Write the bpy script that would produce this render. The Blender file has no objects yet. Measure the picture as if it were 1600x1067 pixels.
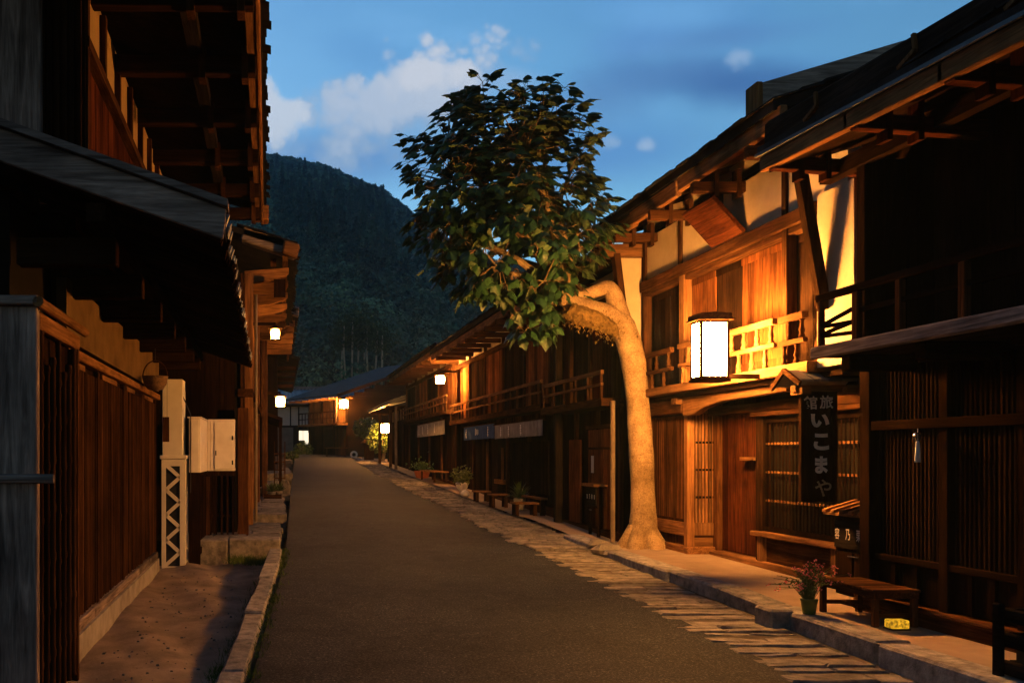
import bpy, math, random
import numpy as np
from mathutils import Vector, Matrix
random.seed(7); RNG = np.random.default_rng(11)
SC = bpy.context.scene; COL = SC.collection
F = 1400.0; CX = 437.0; CY = 709.0; EYE = 1.65
def on_x(X, px, py, cx=CX):
    Y = F*X/(px-cx); return Y, EYE-(py-CY)*Y/F
def at(px, py, Y, cx=CX):
    return ((px-cx)*Y/F, Y, EYE-(py-CY)*Y/F)
def g(y):
    return float(np.interp(y, [-5,6,10,13,17,32,55,80,110], [-.02,0,.13,.22,.34,.8,1.52,2.0,2.4]))
def R(a, b): return random.uniform(a, b)

# ---------------------------------------------------------------- materials
def nodes_of(name):
    m = bpy.data.materials.new(name); m.use_nodes = True
    nt = m.node_tree; nt.nodes.clear()
    out = nt.nodes.new('ShaderNodeOutputMaterial')
    b = nt.nodes.new('ShaderNodeBsdfPrincipled')
    nt.links.new(b.outputs[0], out.inputs['Surface'])
    return m, nt, b, out
def N(nt, t, **kw):
    n = nt.nodes.new(t)
    for k, v in kw.items(): setattr(n, k, v)
    return n
def ramp(nt, fac, stops):
    r = N(nt, 'ShaderNodeValToRGB'); e = r.color_ramp.elements
    while len(e) < len(stops): e.new(0.5)
    for i, (p, c) in enumerate(stops):
        e[i].position = p; e[i].color = (c[0], c[1], c[2], 1)
    nt.links.new(fac, r.inputs[0]); return r.outputs[0]
def noise(nt, vec, scale, detail=5, rough=.6, dist=0):
    n = N(nt, 'ShaderNodeTexNoise'); n.inputs['Scale'].default_value = scale
    n.inputs['Detail'].default_value = detail; n.inputs['Roughness'].default_value = rough
    n.inputs['Distortion'].default_value = dist
    nt.links.new(vec, n.inputs['Vector']); return n.outputs['Fac']
def mapped(nt, sc, src='Object', island=False):
    t = N(nt, 'ShaderNodeTexCoord'); m = N(nt, 'ShaderNodeMapping'); m.inputs['Scale'].default_value = sc
    nt.links.new(t.outputs[src], m.inputs[0])
    if island:
        gm = N(nt, 'ShaderNodeNewGeometry'); cb = N(nt, 'ShaderNodeCombineXYZ'); mu = N(nt, 'ShaderNodeMath', operation='MULTIPLY')
        mu.inputs[1].default_value = 37.0
        nt.links.new(gm.outputs['Random Per Island'], mu.inputs[0])
        for i in range(3): nt.links.new(mu.outputs[0], cb.inputs[i])
        ad = N(nt, 'ShaderNodeVectorMath', operation='ADD')
        nt.links.new(m.outputs[0], ad.inputs[0]); nt.links.new(cb.outputs[0], ad.inputs[1])
        return ad.outputs[0], gm.outputs['Random Per Island']
    return m.outputs[0], None
def bump(nt, b, h, strength, dist=.01):
    bp = N(nt, 'ShaderNodeBump'); bp.inputs['Strength'].default_value = strength; bp.inputs['Distance'].default_value = dist
    nt.links.new(h, bp.inputs['Height']); nt.links.new(bp.outputs[0], b.inputs['Normal'])
def mixc(nt, f, a, c, mode='MIX'):
    m = N(nt, 'ShaderNodeMix', data_type='RGBA', blend_type=mode)
    for s, v in ((0, f), (6, a), (7, c)):
        if hasattr(v, 'links') or hasattr(v, 'is_linked'): nt.links.new(v, m.inputs[s])
        elif s == 0: m.inputs[0].default_value = v
        else: m.inputs[s].default_value = (*v, 1)
    return m.outputs[2]
_mats = {}
def wood(kind, ax='z'):
    key = kind+'_'+ax
    if key in _mats: return _mats[key]
    dark, lite, rgh = {
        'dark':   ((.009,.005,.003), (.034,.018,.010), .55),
        'mid':    ((.026,.012,.006), (.105,.050,.022), .55),
        'tan':    ((.085,.045,.021), (.250,.145,.070), .6),
        'red':    ((.024,.008,.004), (.095,.031,.013), .45),
        'amber':  ((.060,.021,.008), (.230,.092,.034), .5),
        'deep_brown':   ((.006,.0035,.0022), (.020,.011,.0065), .7),  # darkest brown tone of the wood set
        'grey':   ((.055,.046,.044), (.34,.29,.27), .75),
        'pale':   ((.070,.060,.055), (.330,.290,.265), .8),
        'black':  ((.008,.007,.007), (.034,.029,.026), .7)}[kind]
    f_ = {'grey':(.8,.8,.8),'pale':(.8,.8,.8),'tan':(.85,.78,.70)}.get(kind,(.76,.75,.70))
    dark = tuple(a*q for a,q in zip(dark,f_)); lite = tuple(a*q for a,q in zip(lite,f_))
    m, nt, b, o = nodes_of('wood_'+key)
    s = {'x': (.9, 14, 14), 'y': (14, .9, 14), 'z': (14, 14, .9)}[ax]
    v, isl = mapped(nt, s, island=True)
    n1 = noise(nt, v, 1.0, 7, .62, 1.6)
    v2, _ = mapped(nt, tuple(q*4.5 for q in s)); n2 = noise(nt, v2, 1.0, 3, .6)
    v3, _ = mapped(nt, (1,1,1)); n3 = noise(nt, v3, 1.3, 4, .6)
    c = ramp(nt, n1, [(.28, dark), (.50, tuple(.55*a+.45*q for a, q in zip(dark, lite))), (.72, lite)])
    iv = ramp(nt, isl, [(0, (.45,.45,.46)), (.5, (1,1,1)), (1, (1.6,1.5,1.4))])
    c = mixc(nt, 1.0, c, iv, 'MULTIPLY')
    c = mixc(nt, 1.0, c, ramp(nt, n3, [(.3, (.5,.5,.52)), (.7, (1.35,1.32,1.3))]), 'MULTIPLY')
    c = mixc(nt, 1.0, c, ramp(nt, n2, [(.3, (.72,.7,.7)), (.6, (1.1,1.1,1.1))]), 'MULTIPLY')
    nt.links.new(c, b.inputs['Base Color'])
    b.inputs['Roughness'].default_value = min(.9,rgh+.2)
    b.inputs['Specular IOR Level'].default_value = .0
    h = N(nt, 'ShaderNodeMath', operation='ADD'); nt.links.new(n1, h.inputs[0]); nt.links.new(n2, h.inputs[1])
    bump(nt, b, h.outputs[0], .55, .008)
    _mats[key] = m; return m
def simple(name, c1, c2, scale=6, rough=.8, bmp=.3, bscale=None, detail=6, island=False, spec=.3, metal=0, bd=.01):
    if name in _mats: return _mats[name]
    m, nt, b, o = nodes_of(name)
    v, isl = mapped(nt, (1,1,1), island=island)
    n = noise(nt, v, scale, detail, .65)
    c = ramp(nt, n, [(.32, c1), (.68, c2)])
    if island: c = mixc(nt, 1.0, c, ramp(nt, isl, [(0, (.74,.74,.74)), (1, (1.24,1.24,1.24))]), 'MULTIPLY')
    nt.links.new(c, b.inputs['Base Color'])
    b.inputs['Roughness'].default_value = rough; b.inputs['Specular IOR Level'].default_value = spec if rough < .7 else spec*.12
    b.inputs['Metallic'].default_value = metal
    if bmp: bump(nt, b, noise(nt, v, bscale or scale*3, 6, .7), bmp, bd)
    _mats[name] = m; return m
def emit(name, col, strength, mott=0):
    if name in _mats: return _mats[name]
    m, nt, b, o = nodes_of(name)
    b.inputs['Base Color'].default_value = (.8,.7,.5,1)
    b.inputs['Emission Strength'].default_value = strength
    b.inputs['Emission Color'].default_value = (*col, 1)
    if mott:
        b.inputs['Base Color'].default_value = (.12,.07,.02,1)
        v, _ = mapped(nt, (1,1,1)); n = noise(nt, v, mott, 3)
        c = ramp(nt, n, [(.35, tuple(q*.15 for q in col)), (.65, col)])
        nt.links.new(c, b.inputs['Emission Color'])
    _mats[name] = m; return m
def lamp_paper(name, strength, spread=.25):
    if name in _mats: return _mats[name]
    m, nt, b, o = nodes_of(name); b.inputs['Base Color'].default_value = (.8,.7,.5,1); b.inputs['Emission Color'].default_value = (*WARM,1)
    t = N(nt,'ShaderNodeTexCoord'); sb = N(nt,'ShaderNodeVectorMath',operation='SUBTRACT'); sb.inputs[1].default_value = (.5,.5,.5); nt.links.new(t.outputs['Generated'],sb.inputs[0])
    ln = N(nt,'ShaderNodeVectorMath',operation='LENGTH'); nt.links.new(sb.outputs[0],ln.inputs[0])
    mr = N(nt,'ShaderNodeMapRange'); nt.links.new(ln.outputs['Value'],mr.inputs[0]); mr.inputs[1].default_value = .5; mr.inputs[2].default_value = .5+spread; mr.inputs[3].default_value = 1; mr.inputs[4].default_value = 0
    pw = N(nt,'ShaderNodeMath',operation='POWER'); nt.links.new(mr.outputs[0],pw.inputs[0]); pw.inputs[1].default_value = 2.2
    ma = N(nt,'ShaderNodeMath',operation='MULTIPLY_ADD'); nt.links.new(pw.outputs[0],ma.inputs[0]); ma.inputs[1].default_value = strength; ma.inputs[2].default_value = 1.7
    nt.links.new(ma.outputs[0],b.inputs['Emission Strength']); _mats[name] = m; return m
WARM = (1.0, .39, .075)
M_PLASTER = simple('plaster_cream', (.40,.32,.22), (.54,.45,.32), 1.6, .9, .15, 40)
M_PLASTER_W = simple('plaster_white', (.55,.52,.48), (.72,.69,.64), 1.2, .9, .15, 50)
M_STONE = simple('stone', (.085,.078,.072), (.27,.25,.23), 7, .9, .9, 26, island=True, bd=.02)
M_KERB = simple('kerb_stone', (.12,.115,.11), (.36,.34,.32), 9, .85, .8, 30, island=True, bd=.02)
M_SLAB = simple('slab_stone', (.20,.145,.105), (.34,.26,.20), 1.1, .85, .35, 45, bd=.006, spec=.15)
M_SAND = simple('sand', (.16,.12,.085), (.34,.26,.19), 2.2, .95, .6, 30, bd=.02)
M_GROUND = simple('earth', (.03,.028,.02), (.07,.06,.045), 1.5, .95, .6, 12)
M_ROOF = simple('roof_shingle', (.009,.0085,.008), (.030,.028,.027), 3, .9, .5, 18, island=True, spec=.08)
M_TILE = simple('roof_tile', (.07,.08,.10), (.15,.165,.20), 3, .45, .2, 20, island=True)
M_METAL = simple('dark_metal', (.015,.015,.016), (.035,.035,.04), 8, .45, .1, 30, metal=.3)
M_PIPE = simple('copper_pipe', (.10,.075,.05), (.2,.15,.10), 4, .5, .1, 20)
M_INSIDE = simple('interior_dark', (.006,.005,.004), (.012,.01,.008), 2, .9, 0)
M_WHITEPAINT = simple('white_paint', (.62,.58,.55), (.78,.74,.71), 3, .6, .1, 30)
M_LETTER = simple('sign_letter', (.66,.58,.50), (.82,.76,.68), 14, .6, .1, 30)
M_INDIGO = simple('cloth_indigo', (.03,.06,.16), (.05,.10,.24), 6, .95, .2, 60)
M_CLOTH = simple('cloth_grey', (.16,.15,.15), (.28,.265,.265), 4, .95, .2, 60)
M_WHITE = simple('cloth_white', (.6,.6,.62), (.75,.75,.76), 5, .9, .0)
M_PAPERNOTE = simple('paper_note', (.45,.43,.4), (.6,.58,.54), 5, .9, 0)

# ---------------------------------------------------------------- mesh builder and tree of things
BASE = {}
class MB:
    def __init__(s): s.v = []; s.f = []
    def add(s, vs, fs):
        o = len(s.v); s.v += [tuple(p) for p in vs]; s.f += [tuple(i+o for i in f) for f in fs]; return s
    def hexa(s, p):
        return s.add(p, [(0,3,2,1),(4,5,6,7),(0,1,5,4),(1,2,6,5),(2,3,7,6),(3,0,4,7)])
    def box(s, x0, x1, y0, y1, z0, z1):
        if x0 > x1: x0, x1 = x1, x0
        if y0 > y1: y0, y1 = y1, y0
        if z0 > z1: z0, z1 = z1, z0
        return s.hexa([(x0,y0,z0),(x1,y0,z0),(x1,y1,z0),(x0,y1,z0),(x0,y0,z1),(x1,y0,z1),(x1,y1,z1),(x0,y1,z1)])
    def beam(s, p, q, w, h, up=(0,0,1)):
        p = Vector(p); q = Vector(q); d = (q-p).normalized(); u = Vector(up)
        a = d.cross(u)
        if a.length < 1e-4: a = d.cross(Vector((1,0,0)))
        a.normalize(); b = a.cross(d).normalized(); a = a*w/2; b = b*h/2
        return s.hexa([p-a-b, p+a-b, q+a-b, q-a-b, p-a+b, p+a+b, q+a+b, q-a+b])
    def tube(s, pts, rad, n=10, caps=True, jit=0.0):
        pts = [Vector(p) for p in pts]
        if not hasattr(rad, '__len__'): rad = [rad]*len(pts)
        vs = []; fs = []; ref = None
        for i, p in enumerate(pts):
            d = (pts[min(i+1,len(pts)-1)]-pts[max(i-1,0)]).normalized()
            if ref is None:
                ref = d.cross(Vector((0,1,.1)))
                if ref.length < .05: ref = d.cross(Vector((1,0,0)))
            ref = (ref - d*ref.dot(d)).normalized(); w = d.cross(ref)
            for k in range(n):
                t = 2*math.pi*k/n; r = rad[i]*(1+R(-jit, jit))
                vs.append(p + ref*math.cos(t)*r + w*math.sin(t)*r)
        for i in range(len(pts)-1):
            for k in range(n):
                k2 = (k+1) % n; fs.append((i*n+k, i*n+k2, (i+1)*n+k2, (i+1)*n+k))
        if caps:
            fs.append(tuple(range(n-1, -1, -1))); fs.append(tuple((len(pts)-1)*n+k for k in range(n)))
        return s.add(vs, fs)
    def lathe(s, c, prof, n=16):
        vs = []; fs = []
        for r, z in prof:
            for k in range(n):
                t = 2*math.pi*k/n; vs.append((c[0]+r*math.cos(t), c[1]+r*math.sin(t), c[2]+z))
        for i in range(len(prof)-1):
            for k in range(n):
                k2 = (k+1) % n; fs.append((i*n+k, i*n+k2, (i+1)*n+k2, (i+1)*n+k))
        if prof[0][0] > .001: fs.append(tuple(range(n-1, -1, -1)))
        if prof[-1][0] > .001: fs.append(tuple((len(prof)-1)*n+k for k in range(n)))
        return s.add(vs, fs)
    def prism(s, poly, vec):
        n = len(poly); v = Vector(vec); a = [Vector(p) for p in poly]
        return s.add(a+[p+v for p in a], [tuple(range(n-1,-1,-1)), tuple(range(n, 2*n))]+[(i,(i+1)%n,(i+1)%n+n,i+n) for i in range(n)])
    def build(s, name, mat, parent=None, base=None, bevel=0, smooth=False):
        me = bpy.data.meshes.new(name)
        if parent is not None: b = BASE[parent.name]
        else: b = base or (0,0,0)
        me.from_pydata([(x-b[0], y-b[1], z-b[2]) for x, y, z in s.v], [], s.f)
        me.materials.append(mat); me.update()
        if smooth:
            me.polygons.foreach_set('use_smooth', [True]*len(me.polygons))
        o = bpy.data.objects.new(name, me); COL.objects.link(o)
        if parent is not None: o.parent = parent
        else: o.location = b
        BASE[o.name] = b
        if bevel:
            md = o.modifiers.new('edge', 'BEVEL'); md.width = bevel; md.segments = 1; md.limit_method = 'ANGLE'
        return o
def tag(o, label=None, cat=None, group=None, kind=None):
    if label: o['label'] = label
    if cat: o['category'] = cat
    if group: o['group'] = group
    if kind: o['kind'] = kind
    return o
def thing(name, label, cat, base, group=None, rot=0):
    o = bpy.data.objects.new(name, None); COL.objects.link(o); o.empty_display_size = .2
    o.location = Matrix.Rotation(rot, 3, 'Z') @ Vector(base); o.rotation_euler = (0,0,rot)
    BASE[o.name] = tuple(base); return tag(o, label, cat, group)
def struct(mb, name, mat, smooth=False, bevel=0):
    return tag(mb.build(name, mat, smooth=smooth, bevel=bevel), kind='structure')
def dup(root, delta, label, rz=0, scale=None):
    r = root.copy(); COL.objects.link(r)
    r.location = root.location + Vector(delta); r.rotation_euler = (0,0,root.rotation_euler.z+rz); r['label'] = label
    if scale: r.scale = scale
    for ch in list(root.children):
        c = ch.copy(); COL.objects.link(c); c.parent = r
        for gc in list(ch.children):
            d = gc.copy(); COL.objects.link(d); d.parent = c
    return r
# planks standing on a wall whose outer face is the plane x = X (street side sign s: -1 faces -x)
def planks(mb, X, y0, y1, z0, z1, w=.2, th=.03, s=-1, jit=.006):
    y = y0
    while y < y1-.01:
        e = min(y1, y+w*R(.8,1.2))
        if y1-e < .06: e = y1
        o = R(0, jit); mb.box(X-s*0+s*o, X-s*th, y+.002, e-.002, z0+R(0,.006), z1-R(0,.006)); y = e
    return mb
def slats_y(mb, X, y0, y1, z0, z1, step, w, d):
    n = max(1, int(round((y1-y0)/step)))
    for i in range(n+1):
        y = y0+(y1-y0)*i/n; mb.box(X, X+d+R(-.002,.002), y-w/2, y+w/2+R(-.002,.002), z0, z1)
    return mb
def slats_x(mb, Y, x0, x1, z0, z1, step, w, d):
    n = max(1, int(round((x1-x0)/step)))
    for i in range(n+1):
        x = x0+(x1-x0)*i/n; mb.box(x-w/2, x+w/2, Y, Y+d, z0, z1)
    return mb
# lettering
_glyph = {}
def glyph(ch, fat=.02):
    if (ch, fat) in _glyph: return _glyph[(ch, fat)]
    cu = bpy.data.curves.new('t', 'FONT'); cu.body = ch; cu.offset = fat; cu.resolution_u = 3
    ob = bpy.data.objects.new('t', cu); COL.objects.link(ob); bpy.context.view_layer.update()
    me = ob.evaluated_get(bpy.context.evaluated_depsgraph_get()).to_mesh()
    v = [(p.co.x, p.co.y) for p in me.vertices]; f = [tuple(p.vertices) for p in me.polygons]
    ob.evaluated_get(bpy.context.evaluated_depsgraph_get()).to_mesh_clear()
    bpy.data.objects.remove(ob); bpy.data.curves.remove(cu)
    xs = [p[0] for p in v] or [0]; ys = [p[1] for p in v] or [0]
    cx = (min(xs)+max(xs))/2; cy = (min(ys)+max(ys))/2; w = max(max(xs)-min(xs), 1e-4); h = max(max(ys)-min(ys), 1e-4)
    r = ([((a-cx)/w, (b-cy)/h) for a, b in v], f); _glyph[(ch, fat)] = r; return r
def letter(mb, ch, c, right, up, w, h, fat=.02):
    v, f = glyph(ch, fat); c = Vector(c); r = Vector(right)*w; u = Vector(up)*h
    return mb.add([c+r*a+u*b for a, b in v], f)
SKY_TINT = (1.55, 1.80, 1.80); SKY_STRENGTH = 0.15
# ---------------------------------------------------------------- camera, sky
cam = bpy.data.objects.new('camera', bpy.data.cameras.new('camera')); COL.objects.link(cam); SC.camera = cam
cam.location = (0,0,EYE); cam.rotation_euler = (math.pi/2,0,0)
cam.data.sensor_width = 36; cam.data.lens = 36*F/1600
cam.data.shift_x = (800-CX)/1600; cam.data.shift_y = (CY-533.5)/1600
cam.data.clip_end = 3000; cam.data.clip_start = .05
SC.view_settings.view_transform = 'Standard'; SC.view_settings.look = 'None'
SC.view_settings.exposure = 0; SC.view_settings.gamma = 1
SC.cycles.use_denoising = True; SC.cycles.max_bounces = 8; SC.cycles.diffuse_bounces = 4
SC.cycles.sample_clamp_indirect = 6; SC.cycles.use_light_tree = True
SC.cycles.caustics_reflective = False; SC.cycles.caustics_refractive = False
W = bpy.data.worlds.new('World'); SC.world = W; W.use_nodes = True
nt = W.node_tree; nt.nodes.clear()
wo = N(nt, 'ShaderNodeOutputWorld'); bg = N(nt, 'ShaderNodeBackground'); nt.links.new(bg.outputs[0], wo.inputs[0])
sky = N(nt, 'ShaderNodeTexSky'); sky.sky_type = 'NISHITA'; sky.sun_disc = False
sky.sun_elevation = math.radians(6); sky.sun_rotation = math.radians(-20); sky.ozone_density = 4.0
sky.air_density = 1.2; sky.dust_density = .3
tc = N(nt, 'ShaderNodeTexCoord'); sp = N(nt, 'ShaderNodeSeparateXYZ'); nt.links.new(tc.outputs['Generated'], sp.inputs[0])
def mth(op, a, b=None):
    m = N(nt, 'ShaderNodeMath', operation=op)
    for i, q in enumerate((a, b)):
        if q is None: continue
        if isinstance(q, (int, float)): m.inputs[i].default_value = q
        else: nt.links.new(q, m.inputs[i])
    return m.outputs[0]
yy = mth('MAXIMUM', sp.outputs['Y'], .08)
U = mth('DIVIDE', sp.outputs['X'], yy); V = mth('DIVIDE', sp.outputs['Z'], yy)
cv = N(nt, 'ShaderNodeCombineXYZ'); nt.links.new(U, cv.inputs[0]); nt.links.new(V, cv.inputs[1])
def sharednoise(scale, detail):
    n = N(nt, 'ShaderNodeTexNoise'); n.inputs['Scale'].default_value = scale; n.inputs['Detail'].default_value = detail; n.inputs['Roughness'].default_value = .6
    nt.links.new(cv.outputs[0], n.inputs['Vector']); return n
NZ_A = sharednoise(6.5, 5); NZ_B = sharednoise(24, 4)
ds = N(nt, 'ShaderNodeVectorMath', operation='MULTIPLY_ADD'); nt.links.new(NZ_B.outputs['Color'], ds.inputs[0]); ds.inputs[1].default_value = (.02,.02,0); nt.links.new(cv.outputs[0], ds.inputs[2])
BIL = None
for sc_, w_ in ((19, 1.0), (41, .5), (88, .28)):
    vo = N(nt, 'ShaderNodeTexVoronoi'); vo.voronoi_dimensions = '2D'; vo.inputs['Scale'].default_value = sc_; nt.links.new(ds.outputs[0], vo.inputs['Vector'])
    q = mth('MULTIPLY', vo.outputs['Distance'], w_); BIL = q if BIL is None else mth('ADD', BIL, q)
BIL = mth('SUBTRACT', BIL, .75); FINE = mth('SUBTRACT', NZ_B.outputs['Fac'], .5); BROAD = mth('SUBTRACT', NZ_A.outputs['Fac'], .5)
def ellipse(cx_, cy_, rx, ry, rot):
    mp = N(nt, 'ShaderNodeMapping', vector_type='TEXTURE'); nt.links.new(cv.outputs[0], mp.inputs[0])
    mp.inputs['Location'].default_value = ((cx_-CX)/F, (CY-cy_)/F, 0); mp.inputs['Rotation'].default_value = (0,0,rot); mp.inputs['Scale'].default_value = (rx/F, ry/F, 1)
    ln = N(nt, 'ShaderNodeVectorMath', operation='LENGTH'); nt.links.new(mp.outputs[0], ln.inputs[0]); return ln.outputs['Value']
def edge(d, soft):
    mr = N(nt, 'ShaderNodeMapRange', interpolation_type='SMOOTHSTEP'); nt.links.new(d, mr.inputs[0])
    mr.inputs[1].default_value = 1.0; mr.inputs[2].default_value = 1.0-soft; mr.inputs[3].default_value = 0; mr.inputs[4].default_value = 1
    return mr.outputs[0]
def blob(cx_, cy_, rx, ry, soft, rot=0.0, rag=.35, nsc=9):
    return edge(mth('ADD', ellipse(cx_, cy_, rx, ry, rot), mth('MULTIPLY', BROAD, rag*2)), soft)
def puff(cx_, cy_, rx, ry, soft, rot, amp, vsc=0, nsc=0, namp=.25):
    d = mth('ADD', ellipse(cx_, cy_, rx, ry, rot), mth('MULTIPLY', BIL, amp)); return edge(mth('ADD', d, mth('MULTIPLY', FINE, namp*2)), soft)
def wmix(f, a, col, amt=1.0):
    m = N(nt, 'ShaderNodeMix', data_type='RGBA'); nt.links.new(mth('MULTIPLY', f, amt), m.inputs[0])
    nt.links.new(a, m.inputs[6]); m.inputs[7].default_value = (*col, 1); return m.outputs[2]
hs = N(nt, 'ShaderNodeMix', data_type='RGBA', blend_type='MULTIPLY'); hs.inputs[0].default_value = 1
nt.links.new(sky.outputs[0], hs.inputs[6]); hs.inputs[7].default_value = (SKY_TINT[0], SKY_TINT[1], SKY_TINT[2], 1)
c = hs.outputs[2]
K = 1/SKY_STRENGTH   # colours below are radiances; the background runs at strength 1/K
def rad(r_, g_, b_):
    f = lambda q: (q/255/12.92 if q/255 <= .04045 else ((q/255+.055)/1.055)**2.4)*K
    return (f(r_), f(g_), f(b_))
# broad evenness of the dusk sky, then veils and clouds
def veil(scale, lo, hi, col, amt, sx=1, sy=1):
    global c
    mp = N(nt, 'ShaderNodeMapping'); mp.inputs['Scale'].default_value = (sx, sy, 1); nt.links.new(cv.outputs[0], mp.inputs[0])
    n = N(nt, 'ShaderNodeTexNoise'); n.inputs['Scale'].default_value = scale; n.inputs['Detail'].default_value = 4
    nt.links.new(mp.outputs[0], n.inputs['Vector'])
    mr = N(nt, 'ShaderNodeMapRange', interpolation_type='SMOOTHSTEP'); nt.links.new(n.outputs['Fac'], mr.inputs[0])
    mr.inputs[1].default_value = lo; mr.inputs[2].default_value = hi
    c = wmix(mr.outputs[0], c, col, amt)
veil(3.2, .45, .75, rad(84,138,202), .45, 1, 2.0)
veil(5.0, .5, .8, rad(128,186,236), .5, 1, 2.4)
c = wmix(blob(1165,132,260,60,.9,-.05,.45,7), c, rad(62,106,168), .9)
c = wmix(blob(1000,120,200,50,.95,.1,.5,7), c, rad(84,128,186), .6)
c = wmix(blob(1120,60,260,36,.95,.12,.5,9), c, rad(88,134,192), .6)
c = wmix(blob(900,170,170,50,.95,.15,.5,9), c, rad(92,136,192), .5)
c = wmix(blob(1000,60,120,40,.9,.2,.5,9), c, rad(98,152,212), .5)
c = wmix(blob(1050,20,160,40,.9,.0,.5,9), c, rad(118,178,232), .5)
c = wmix(blob(900,250,300,70,.9,.1,.3,5), c, rad(84,138,206), .6)
c = wmix(blob(540,245,260,75,.9,0,.25,5), c, rad(104,150,206), .85)
c = wmix(puff(610,172,235,84,.6,.38,.6,16), c, rad(148,178,212), .9)
c = wmix(puff(640,140,165,62,.5,.42,.75,22), c, rad(190,203,222), .9)
c = wmix(puff(570,176,125,56,.6,.3,.7,24), c, rad(178,196,220), .75)
c = wmix(puff(680,112,90,42,.7,.2,.8,30), c, rad(208,214,226), .8)
c = wmix(blob(790,125,80,32,.95,0,.35,12), c, rad(150,184,222), .7)
c = wmix(puff(412,172,98,44,.5,-.45,.6,24), c, rad(200,212,228), .95)
c = wmix(puff(1155,88,32,24,.9,0,.8,34,30,.3), c, rad(150,180,216), .8)
c = wmix(puff(958,224,30,17,1,0,.9,36,30,.4), c, rad(148,182,220), .75)
c = wmix(puff(1012,228,22,14,1,0,.9,40,30,.4), c, rad(165,192,224), .75)
fm = N(nt, 'ShaderNodeMapRange', interpolation_type='SMOOTHSTEP'); nt.links.new(sp.outputs['Y'], fm.inputs[0])   # added fill control: sky dimmed and warmed behind the camera, full ahead
fm.inputs[1].default_value = -.3; fm.inputs[2].default_value = .72
fb = N(nt, 'ShaderNodeMix', data_type='RGBA'); nt.links.new(fm.outputs[0], fb.inputs[0]); fb.inputs[6].default_value = (.58,.40,.33,1); fb.inputs[7].default_value = (1.15,1.15,1.15,1)
dk = N(nt, 'ShaderNodeMix', data_type='RGBA', blend_type='MULTIPLY'); dk.inputs[0].default_value = 1; nt.links.new(c, dk.inputs[6]); nt.links.new(fb.outputs[2], dk.inputs[7]); c = dk.outputs[2]
W.cycles.sampling_method = 'MANUAL'; W.cycles.sample_map_resolution = 512
nt.links.new(c, bg.inputs[0]); bg.inputs[1].default_value = SKY_STRENGTH
SUN = bpy.data.objects.new('sun', bpy.data.lights.new('sun', 'SUN')); COL.objects.link(SUN)
SUN.data.energy = .02; SUN.data.angle = math.radians(20); SUN.data.color = (.75,.85,1)
SUN.rotation_euler = (math.radians(50), 0, math.radians(-35))

# ---------------------------------------------------------------- ground and road
def sheet(name, ys, xl, xr, zf, mat, nx=2, jit=0, smooth=True):
    vs = []; fs = []
    for y in ys:
        for i in range(nx):
            x = xl(y)+(xr(y)-xl(y))*i/(nx-1); vs.append((x, y, zf(x, y)+R(-jit, jit)))
    for j in range(len(ys)-1):
        for i in range(nx-1):
            a = j*nx+i; fs.append((a, a+1, a+nx+1, a+nx))
    m = MB().add(vs, fs); return struct(m, name, mat, smooth)
def road_l(y): return float(np.interp(y, [-5,6,12,20,31,50,56,64,80], [-.35,-.22,.07,.22,.42,.85,.7,-1,-6]))
def road_r(y): return float(np.interp(y, [-5,6,32,42,48,55,64,80], [3.75,3.75,3.75,3.9,4.2,4.6,3.6,-1]))
m, nt, b, o = nodes_of('asphalt')
v, _ = mapped(nt, (1,1,1))
n1 = noise(nt, v, 55, 5, .8); n2 = noise(nt, v, .33, 6, .65); n3 = noise(nt, v, 300, 2)
vo = N(nt, 'ShaderNodeTexVoronoi'); vo.inputs['Scale'].default_value = 95; nt.links.new(v, vo.inputs['Vector'])
cc = ramp(nt, n1, [(.38, (.006,.0075,.011)), (.52, (.0165,.0205,.029)), (.60, (.047,.054,.069)), (.70, (.15,.16,.185))])
cc = mixc(nt, 1, cc, ramp(nt, n2, [(.3, (.55,.56,.60)), (.5, (1,1,1)), (.7, (1.5,1.42,1.32))]), 'MULTIPLY')
n5 = noise(nt, v, 2.2, 6, .7, 1.0); cc = mixc(nt, 1, cc, ramp(nt, n5, [(.36, (.7,.7,.72)), (.5, (1,1,1)), (.68, (1.25,1.2,1.15))]), 'MULTIPLY')
nt.links.new(cc, b.inputs['Base Color']); b.inputs['Roughness'].default_value = .8; b.inputs['Specular IOR Level'].default_value = .06
h = N(nt, 'ShaderNodeMath', operation='ADD'); nt.links.new(n1, h.inputs[0]); nt.links.new(vo.outputs['Distance'], h.inputs[1])
bump(nt, b, h.outputs[0], .6, .006); M_ASPHALT = m
ys = [-5+.7*i for i in range(120)]
sheet('road', ys, road_l, road_r, lambda x, y: g(y)+.05-.012*abs(x-1.7), M_ASPHALT, 12)
ys2 = [-30,-10,-5]+[6+2*i for i in range(48)]+[120,200,550]
sheet('ground', ys2, lambda y: -500.0, lambda y: 700.0, lambda x, y: g(y)-.32, M_GROUND, 61)
# sandy verge on the left
def sand_z(x, y): return -.05+.02*math.sin(x*7+y*1.3)+.012*math.sin(y*4.1+x*11)+max(0,(y-11.5))*.03
sheet('sandy_verge', [2+.12*i for i in range(96)], lambda y: -2.4, lambda y: road_l(y)-.1, sand_z, M_SAND, 26, .006)
mb = MB(); y = 3.0
while y < 12.6:
    L = R(.7,1.4); a, e = road_l(y)-.24, road_l(y+L)-.24; z = g(y)+.075+R(-.012,.012)
    mb.hexa([(a+R(-.02,.02),y+.008,z-.3),(a+.19,y+.008,z-.3),(e+.19,y+L-.008,z-.3),(e,y+L-.008,z-.3),(a+R(-.015,.02),y+.008,z),(a+.19,y+.008,z),(e+.19,y+L-.008,z+g(y+L)-g(y)),(e+R(-.015,.02),y+L-.008,z+g(y+L)-g(y))]); y += L
struct(mb, 'kerb', M_KERB, bevel=.018)
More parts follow.
